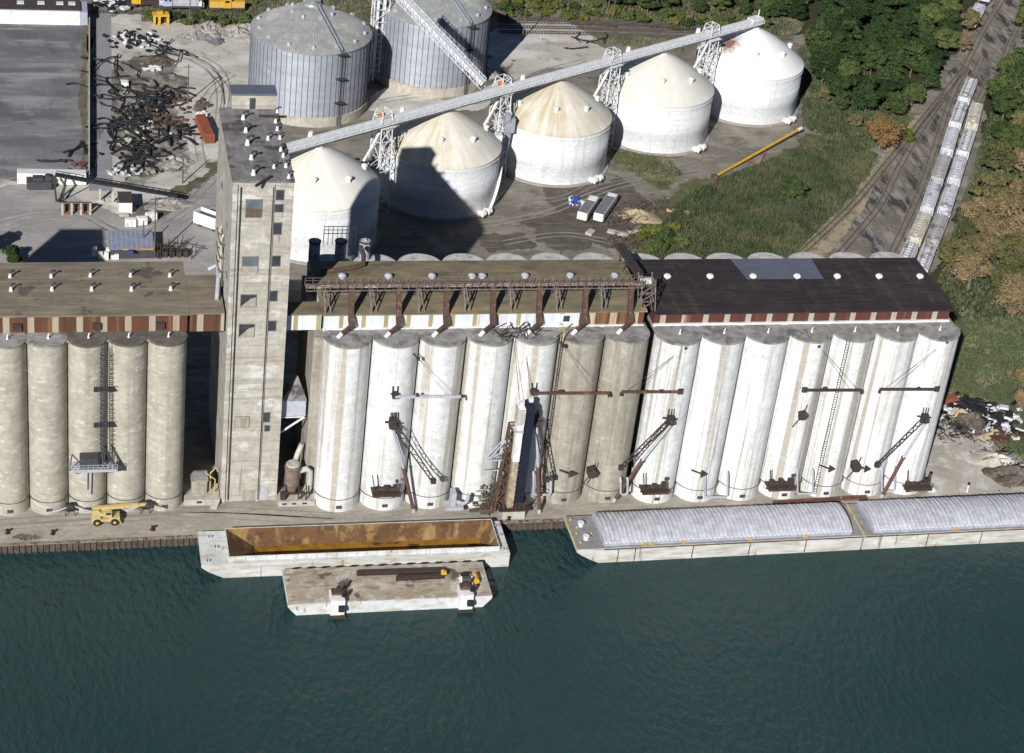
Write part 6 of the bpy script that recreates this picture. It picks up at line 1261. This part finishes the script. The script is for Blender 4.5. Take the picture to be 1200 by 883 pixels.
# ------------------------------------------------------------------ right end of the quay
litter('black and white rubbish bank along the grass','rubbish','rubbish_bank',1128,478,60,10,4,1.0,m_black,91,.9)
litter('white sheets on the rubbish bank','sheet','plastic_scrap',1135,482,34,11,5,.8,m_plastic,92,1.0)
litter('black and white rubbish farther along the grass bank','rubbish','rubbish_bank',1158,497,60,9,5,1.0,m_black,93,.9)
litter('pale sheets at the right edge of the rubbish bank','sheet','plastic_scrap',1164,500,30,10,5,.9,m_plastic,94,.9)
heap('brown earth heap in front of the rubbish bank',1140,497,5.0,2.6,m_stain,95,'earth_heap')
heap('tan earth heap beside the last silo',1122,488,3.4,1.8,m_sand,96,'earth_heap')
heap('small tan sand heap under the rubbish bank',1163,511,2.8,1.6,m_sand,97,'sand_heap',soft=.1)
heap('pale round gravel heap on the quay yard',1168,540,4.4,1.5,m_pad,98,'gravel_heap',soft=.08)
heap('dark earth heap at the right edge of the quay yard',1194,560,5,2.4,m_stain,99,'earth_heap')
brush('dark brushwood beside the last silo',1112,498,120,5,4,1.6,100,m_black)
brush('dark brushwood running below the earth heap',1140,511,110,9,3,1.0,101,m_black)
brush('dark brushwood at the right edge of the quay yard',1185,548,140,5,9,1.4,102,m_black)
litter('rusty steel plates leaning at the right end of the rubbish','scrap','metal_scrap',1183,515,14,5,3,1.3,m_rust,103,1.0)
p=G(1112,474); mb=MB(); mb.box(p.x-2.5,p.x+1.8,p.y-1,p.y+1,.05,1.8); mb.box(p.x-2.3,p.x+1.6,p.y-.9,p.y+.9,1.803,2.0); single('skip_bin','small rust brown skip just right of the last silo','skip',mb,m_orange)
p=G(1091,575); mb=MB(); mb.box(p.x-.9,p.x+.9,p.y-.6,p.y+.6,.06,.5); mb.box(p.x-.6,p.x+.5,p.y-.4,p.y+.5,.503,.8); single('white_bag','small white bag pallet on the quay right of the last balcony','bag',mb,m_plastic)
p=G(1133,577); t=thing('marker_post','thin white marker post with a dark cap on the quay yard','post',(p.x,p.y,.05)); obj('post',MB().lathe([(.16,0),(.16,1.2),(.22,1.25),(.22,1.8),(0,1.9)],n=10),m_white,t,world=False); obj('cap',MB().lathe([(.26,1.85),(.26,2.15),(0,2.25)],n=10),m_black,t,world=False)

# ------------------------------------------------------------------ vegetation
def leafmat(name,c1,c2,c3=None,rnd=.4):
    m=mat(name,c1,c2,.55,rough=.75,spec=.15,layers=[((c3 or tuple(k*.6 for k in c1)),(1,1,1),1.2,.56,.72,.6)],rnd=rnd); return m
m_leaf=[leafmat('dark_green_leaves',(.036,.062,.020),(.022,.042,.014),(.06,.09,.028)),leafmat('mid_green_leaves',(.070,.098,.030),(.044,.066,.022),(.10,.12,.035)),
        leafmat('brown_autumn_leaves',(.26,.185,.095),(.17,.125,.065),(.10,.095,.045),.25),leafmat('olive_leaves',(.125,.12,.045),(.08,.085,.034),(.14,.11,.05)),leafmat('rust_leaves',(.23,.14,.05),(.15,.095,.036),(.09,.08,.03),.15),leafmat('yellow_green_leaves',(.15,.145,.025),(.09,.105,.022),(.05,.07,.02),.2)]
def np_obj(name,V,F,m,parent=None):
    me=bpy.data.meshes.new(name); n=len(V); k=F.shape[1]
    me.vertices.add(n); me.vertices.foreach_set('co',V.astype(np.float32).ravel()); me.loops.add(F.size); me.loops.foreach_set('vertex_index',F.astype(np.int32).ravel())
    me.polygons.add(len(F)); me.polygons.foreach_set('loop_start',np.arange(0,F.size,k,dtype=np.int32)); me.update(calc_edges=True); me.materials.append(m)
    o=bpy.data.objects.new(name,me); C.objects.link(o)
    if parent is not None: o.parent=parent; WL[o.name]=WL[parent.name]
    return o
def crown(rg,n,rx,rz,zc,clumps,leaf,hollow=.55):
    cs=[]
    while len(cs)<clumps:
        p=rg.normal(size=3); p/=np.linalg.norm(p); p*=rg.uniform(.25,1.0)**.5
        if p[2]<-.55: continue
        cs.append(p)
    cs=np.array(cs)*np.array([rx*.72,rx*.72,rz*.72])+np.array([0,0,zc]); cr=rg.uniform(.24,.46,size=clumps)*rx
    idx=rg.integers(0,clumps,size=n); d=rg.normal(size=(n,3)); d/=np.linalg.norm(d,axis=1)[:,None]; d[:,2]=np.abs(d[:,2])*.85-.2*rg.random(n)
    P=cs[idx]+d*cr[idx][:,None]*(rg.uniform(hollow,1.08,size=(n,1)))*np.array([1,1,.8])
    nrm=d+rg.normal(size=(n,3))*.55; nrm/=np.linalg.norm(nrm,axis=1)[:,None]
    t=np.cross(nrm,rg.normal(size=(n,3))); t/=np.linalg.norm(t,axis=1)[:,None]; b=np.cross(nrm,t)
    s=leaf*rg.uniform(.5,1.2,size=(n,1))
    V=np.stack([P-t*s,P-b*s*.55,P+t*s,P+b*s*.55],1).reshape(-1,3); F=np.arange(4*n).reshape(-1,4); return V,F,cs
def tree(label,group,seed,ml,H=10,rx=3.6,n=2200,clumps=20,leaf=.42,bare=False,name='tree'):
    rg=np.random.default_rng(seed); t=thing(name,label,'tree' if name=='tree' else 'bush',(0,0,0),0,group)
    rz=H*.48; zc=H*.46
    V,F,cs=crown(rg,n,rx,rz,zc,clumps,leaf); 
    mb=MB(); mb.tube([(0,0,-.2),(.1,.05,H*.25),(.0,.1,H*.55)],[.26,.2,.1],7)
    for c in cs[:: (1 if bare else 2)]:
        st=Vector((0,0,H*rg.uniform(.15,.45))); e=Vector(c)*(1.08 if bare else .95); mid=(st+e)/2+Vector((0,0,-.3)); mb.tube([st,mid,e],[.11,.08,.03],5)
        if bare:
            for q in range(4): e2=e+Vector(tuple(rg.normal(size=3)*.9)); mb.tube([mid.lerp(e,.5),e2],[.05,.02],4)
    obj('trunk',mb,m_timber if not bare else mat('pale_bark',(.22,.19,.155),(.15,.13,.105),1),t,True,world=False)
    np_obj('crown',V,F,ml,t); return t
PR={}
PR['dark']=[tree('','',100+i,m_leaf[0],9.5+i*.6,3.9+.25*i,5200,24,.33) for i in range(4)]
PR['green']=[tree('','',120+i,m_leaf[1],8.5+i*.6,3.6+.2*i,4800,22,.32) for i in range(3)]
PR['olive']=[tree('','',140+i,m_leaf[3],8.5+i*.7,3.7,4200,22,.31) for i in range(3)]
PR['brown']=[tree('','',160+i,m_leaf[2],9+i*.6,4.4,4200,28,.30,True) for i in range(3)]
PR['rust']=[tree('','',180,m_leaf[4],10.5,4.9,6000,30,.31,True)]
PR['shrub']=[tree('','',200+i,m_leaf[1],3.2+i*.4,2.2,1300,12,.30,name='shrub') for i in range(2)]
PR['yshrub']=[tree('','',210+i,m_leaf[5],3.0,2.3,1400,12,.28,name='shrub') for i in range(2)]
usedp=set()
def put(kind,x,y,label,group,sc=1.0,rr=R,z=0.0):
    o=PR[kind][rr.randrange(len(PR[kind]))]; L=(x,y,z); s=sc*rr.uniform(.72,1.3); rz=rr.uniform(0,6.28); S=(s*rr.uniform(.92,1.1),s*rr.uniform(.92,1.1),s)
    if o.name in usedp: return dup(o,L,rz,label,group,S)
    usedp.add(o.name); o.location=L; o.rotation_euler=(0,0,rz); o.scale=S; o['label']=label; o['group']=group; WL[o.name]=L; return o
def inside(px,py,poly):
    c=False; j=len(poly)-1
    for i in range(len(poly)):
        if (poly[i][1]>py)!=(poly[j][1]>py) and px<(poly[j][0]-poly[i][0])*(py-poly[i][1])/(poly[j][1]-poly[i][1])+poly[i][0]: c=not c
        j=i
    return c
TAKEN=[]
def scatter(px,sp,kindf,seed,maxn=400):
    rr=random.Random(seed); P=[(q.x,q.y) for q in (G(*p) for p in px)]; x0=min(p[0] for p in P);x1=max(p[0] for p in P);y0=min(p[1] for p in P);y1=max(p[1] for p in P); n=0
    for k in range(6000):
        x=rr.uniform(x0,x1);y=rr.uniform(y0,y1)
        if not inside(x,y,P): continue
        if any((x-a)**2+(y-b)**2<(sp*.5+s*.5)**2 for a,b,s in TAKEN): continue
        TAKEN.append((x,y,sp)); kind,lab,grp,sc=kindf(x,y,rr); put(kind,x,y,lab,grp,sc,rr); n+=1
        if n>=maxn: break
    return n
LAB={'dark':('dark green leafy tree in the wood behind the last white tank','dark green trees of the wood'),'green':('mid green leafy tree in the wood behind the last white tank','mid green trees of the wood')}
def kf(x,y,rr):
    k='dark' if rr.random()<.72 else 'green'; return (k,*LAB[k],1.0)
scatter([(948,75),(952,30),(1000,8),(1060,-20),(1112,-25),(1116,30),(1105,84),(1078,118),(1058,140),(1010,140),(965,120)],6.0,kf,1,95)
def kf2(x,y,rr): return (('dark','dark green tree on the line along the top edge behind the yard tracks','trees along the top edge',.82) if rr.random()<.6 else ('green','mid green tree on the line along the top edge behind the yard tracks','trees along the top edge',.8))
scatter([(700,14),(760,18),(945,30),(948,5),(960,-25),(700,-20)],5.2,kf2,2,46)
def kf3(x,y,rr):
    f=rr.random()
    return ('shrub','low green shrub in the scrub along the top edge','green scrub bushes along the top edge',1.0) if f<.6 else ('yshrub','low yellow green shrub in the scrub along the top edge','yellow scrub bushes along the top edge',.9)
scatter([(582,22),(700,26),(760,30),(900,38),(900,28),(760,16),(700,-6),(582,-6)],3.4,kf3,3,46)
def kf4(x,y,rr): return ('shrub','low green shrub beside the parked locomotives','green bushes beside the locomotives',.85) if rr.random()<.65 else ('yshrub','low yellow green shrub beside the parked locomotives','yellow bushes beside the locomotives',.8)
scatter([(170,4),(300,6),(300,-10),(170,-10)],3.2,kf4,4,22); scatter([(168,22),(180,21),(290,24),(292,31),(240,29),(215,30),(205,27)],2.8,kf4,5,12)
# wood on the right: green above, brown below
def kf5(x,y,rr):
    f=(y-95)/110.0+rr.uniform(-.3,.3)
    if rr.random()<.28: f+=.45
    if f>.68: return ('green','mid green tree in the wood right of the hopper cars','green trees right of the hopper cars',1.2)
    if f>.28: return ('olive','olive brown tree in the wood right of the hopper cars','olive trees right of the hopper cars',1.2)
    return ('brown','brown autumn tree with bare pale branches right of the hopper cars','brown trees right of the hopper cars',1.2)
scatter([(1172,92),(1190,66),(1230,55),(1290,120),(1290,400),(1215,400),(1150,352),(1112,335),(1118,300),(1138,262),(1152,215),(1160,160)],5.4,kf5,6,100)
scatter([(1185,20),(1215,-20),(1260,0),(1240,60),(1200,55)],5.5,lambda x,y,rr:('green','green tree beside the far track in the top right corner','trees in the top right corner',.9),7,8)
scatter([(1178,455),(1200,430),(1240,440),(1240,500),(1200,500)],6,lambda x,y,rr:('brown','brown autumn tree on the grass bank at the right edge','trees on the grass bank',.75),8,5)
p=G(1133,40); put('olive',p.x,p.y,'olive tree between the far track and the wood','single tree by the far track',.9)
p=G(1125,62); put('brown',p.x,p.y,'brown tree leaning over the far tracks','single brown tree by the far tracks',.9)
p=G(1030,176); put('rust',p.x,p.y,'round rust coloured tree standing alone beside the curving track','lone rust tree',1.3)
p=G(928,236); o=put('dark',p.x,p.y,'round dark green bush standing alone in the reed bed','lone bush in the reeds',.85,z=-1.2); o.scale=(1.05,1.05,.95)
for k,(u,v,kd,sc) in enumerate(((985,132,'green',.8),(1000,152,'olive',.7),(965,120,'olive',.7),(1056,165,'yshrub',1.5))): p=G(u,v); put(kd,p.x,p.y,['green sapling at the front of the wood','olive sapling in front of the wood near the rust tree','olive sapling behind the last tank','yellow green sapling beside the curving track'][k],'saplings at the edge of the wood',sc)
for k,(u,v,kd,sc) in enumerate(((752,282,'yshrub',1.0),(766,276,'yshrub',1.2),(778,285,'shrub',1.2),(790,270,'yshrub',1.0),(770,296,'shrub',1.1),(800,290,'shrub',1.0),(757,298,'shrub',1.0))): p=G(u,v); put(kd,p.x,p.y,'bushy yellow green shrub right of the sand heap' if kd=='yshrub' else 'bushy green shrub right of the sand heap','yellow shrubs by the sand heap' if kd=='yshrub' else 'green shrubs by the sand heap',sc)
p=G(14,306); put('dark',p.x,p.y,'dark leafy bush at the left edge behind the gravel roof','dark bush at the left edge',.7,z=-1.8)
p=G(-14,300); put('dark',p.x,p.y,'dark tree just beyond the left edge behind the gravel roof','dark tree beyond the left edge',.8)
for ks in PR.values():
    for o in ks:
        if not o['label']: 
            for ch in list(o.children): bpy.data.objects.remove(ch)
            bpy.data.objects.remove(o)
# reeds, grass: one mass each
def tufts(name,label,px,dens,h,wd,m,seed,lean=.5,rows=None,holes=None):
    rg=np.random.default_rng(seed); P=[(q.x,q.y) for q in (G(*p) for p in px)]; x0=min(p[0] for p in P);x1=max(p[0] for p in P);y0=min(p[1] for p in P);y1=max(p[1] for p in P)
    n=int((x1-x0)*(y1-y0)*dens); X=rg.uniform(x0,x1,n);Y=rg.uniform(y0,y1,n); ins=np.zeros(n,bool); j=len(P)-1
    for i in range(len(P)):
        c=((P[i][1]>Y)!=(P[j][1]>Y))&(X<(P[j][0]-P[i][0])*(Y-P[i][1])/(P[j][1]-P[i][1]+1e-9)+P[i][0]); ins^=c; j=i
    X=X[ins];Y=Y[ins]; n=len(X)
    big=.55+.45*np.sin(X*.35+1.3*np.sin(Y*.21))*np.sin(Y*.31+1.1*np.sin(X*.17)); hh=h*(.55+.6*rg.random(n))*(.7+.5*big)
    a=rg.uniform(0,2*pi,n); w_=wd*rg.uniform(.5,1.2,n); dx=np.cos(a)*w_;dy=np.sin(a)*w_; lx=rg.normal(0,lean,n)*hh*.5+.2*hh; ly=rg.normal(0,lean,n)*hh*.5+.1*hh; z=np.zeros(n)
    V=np.stack([np.stack([X-dx,Y-dy,z],1),np.stack([X+dx,Y+dy,z],1),np.stack([X+lx+dx*.2,Y+ly+dy*.2,hh],1)],1).reshape(-1,3); V[:,2]+=.03
    o=np_obj(name,V,np.arange(3*n).reshape(-1,3),m); o['kind']='stuff'; o['label']=label; o['category']='grass'; return o
m_reed=mat('reed_blades',(.095,.115,.05),(.06,.08,.034),.09,rough=.8,layers=[((.15,.135,.07),(1,1,1),.07,.56,.72,.6),((.035,.045,.02),(1,1,1),.35,.58,.7,.6)])
m_gr=mat('meadow_grass',(.13,.135,.065),(.085,.10,.045),.12,rough=.85,layers=[((.24,.20,.12),(1,1,1),.16,.55,.70,.7),((.05,.06,.025),(1,1,1),.4,.58,.7,.5)])
tufts('reeds','tall dark green reeds filling the field beside the curving tracks',[(748,303),(800,232),(850,208),(912,186),(945,166),(995,168),(1026,186),(982,246),(918,312),(740,330)],14,1.5,.16,m_reed,1)
tufts('grass','short green and tan grass between the cream roofed tank and the trailers',[(712,176),(775,178),(800,205),(770,222),(735,200)],9,.6,.16,m_gr,2)
m_bank=mat('bank_grass_blades',(.092,.118,.055),(.065,.088,.040),.12,rough=.85,layers=[((.19,.17,.10),(1,1,1),.13,.58,.72,.7)])
tufts('bank_grass','rough green grass on the bank right of the silos',[(1085,420),(1130,372),(1200,372),(1290,420),(1300,560),(1195,545),(1150,500),(1110,478)],10,.5,.16,m_bank,3)
tufts('verge_grass','dry grass along the sandy edge of the reed bed',[(895,318),(985,250),(1035,187),(1060,155),(1045,190),(1000,250),(930,318)],3,.7,.16,m_gr,4)
tufts('scrub_grass','rough grass strips between the old yard tracks',[(690,40),(780,44),(820,52),(800,62),(700,52)],7,.6,.16,m_gr,5)
tufts('scrub_undergrowth','rough undergrowth along the top edge of the yard',[(565,20),(700,24),(800,30),(930,44),(945,24),(760,-8),(565,-8)],6,.9,.18,m_gr,6)
tufts('locomotive_weeds','rough weeds around the parked locomotives',[(165,26),(300,32),(460,36),(460,-14),(120,-14),(120,2),(165,6)],6,.9,.18,m_gr,7)
tufts('quay_weeds','green weeds on the quay left of the crane truck',[(12,631),(22,627),(42,628),(50,632),(30,635)],30,.35,.08,m_gr,8)
tufts('wood_undergrowth','dark undergrowth at the foot of the wood',[(945,125),(955,60),(985,130),(1005,165),(1045,170),(1070,140),(1060,130),(1000,125)],7,1.0,.2,m_reed,9)
tufts('east_undergrowth','rough undergrowth below the trees right of the hopper cars',[(1098,330),(1122,255),(1150,160),(1188,66),(1260,40),(1300,300),(1290,440),(1200,400),(1125,372)],5,1.0,.2,m_reed,10)
tufts('wood_edge_undergrowth','rough green undergrowth between the last tank and the wood',[(940,150),(935,60),(960,30),(1000,60),(1060,140),(1030,175),(985,170)],6,1.1,.2,m_reed,11)
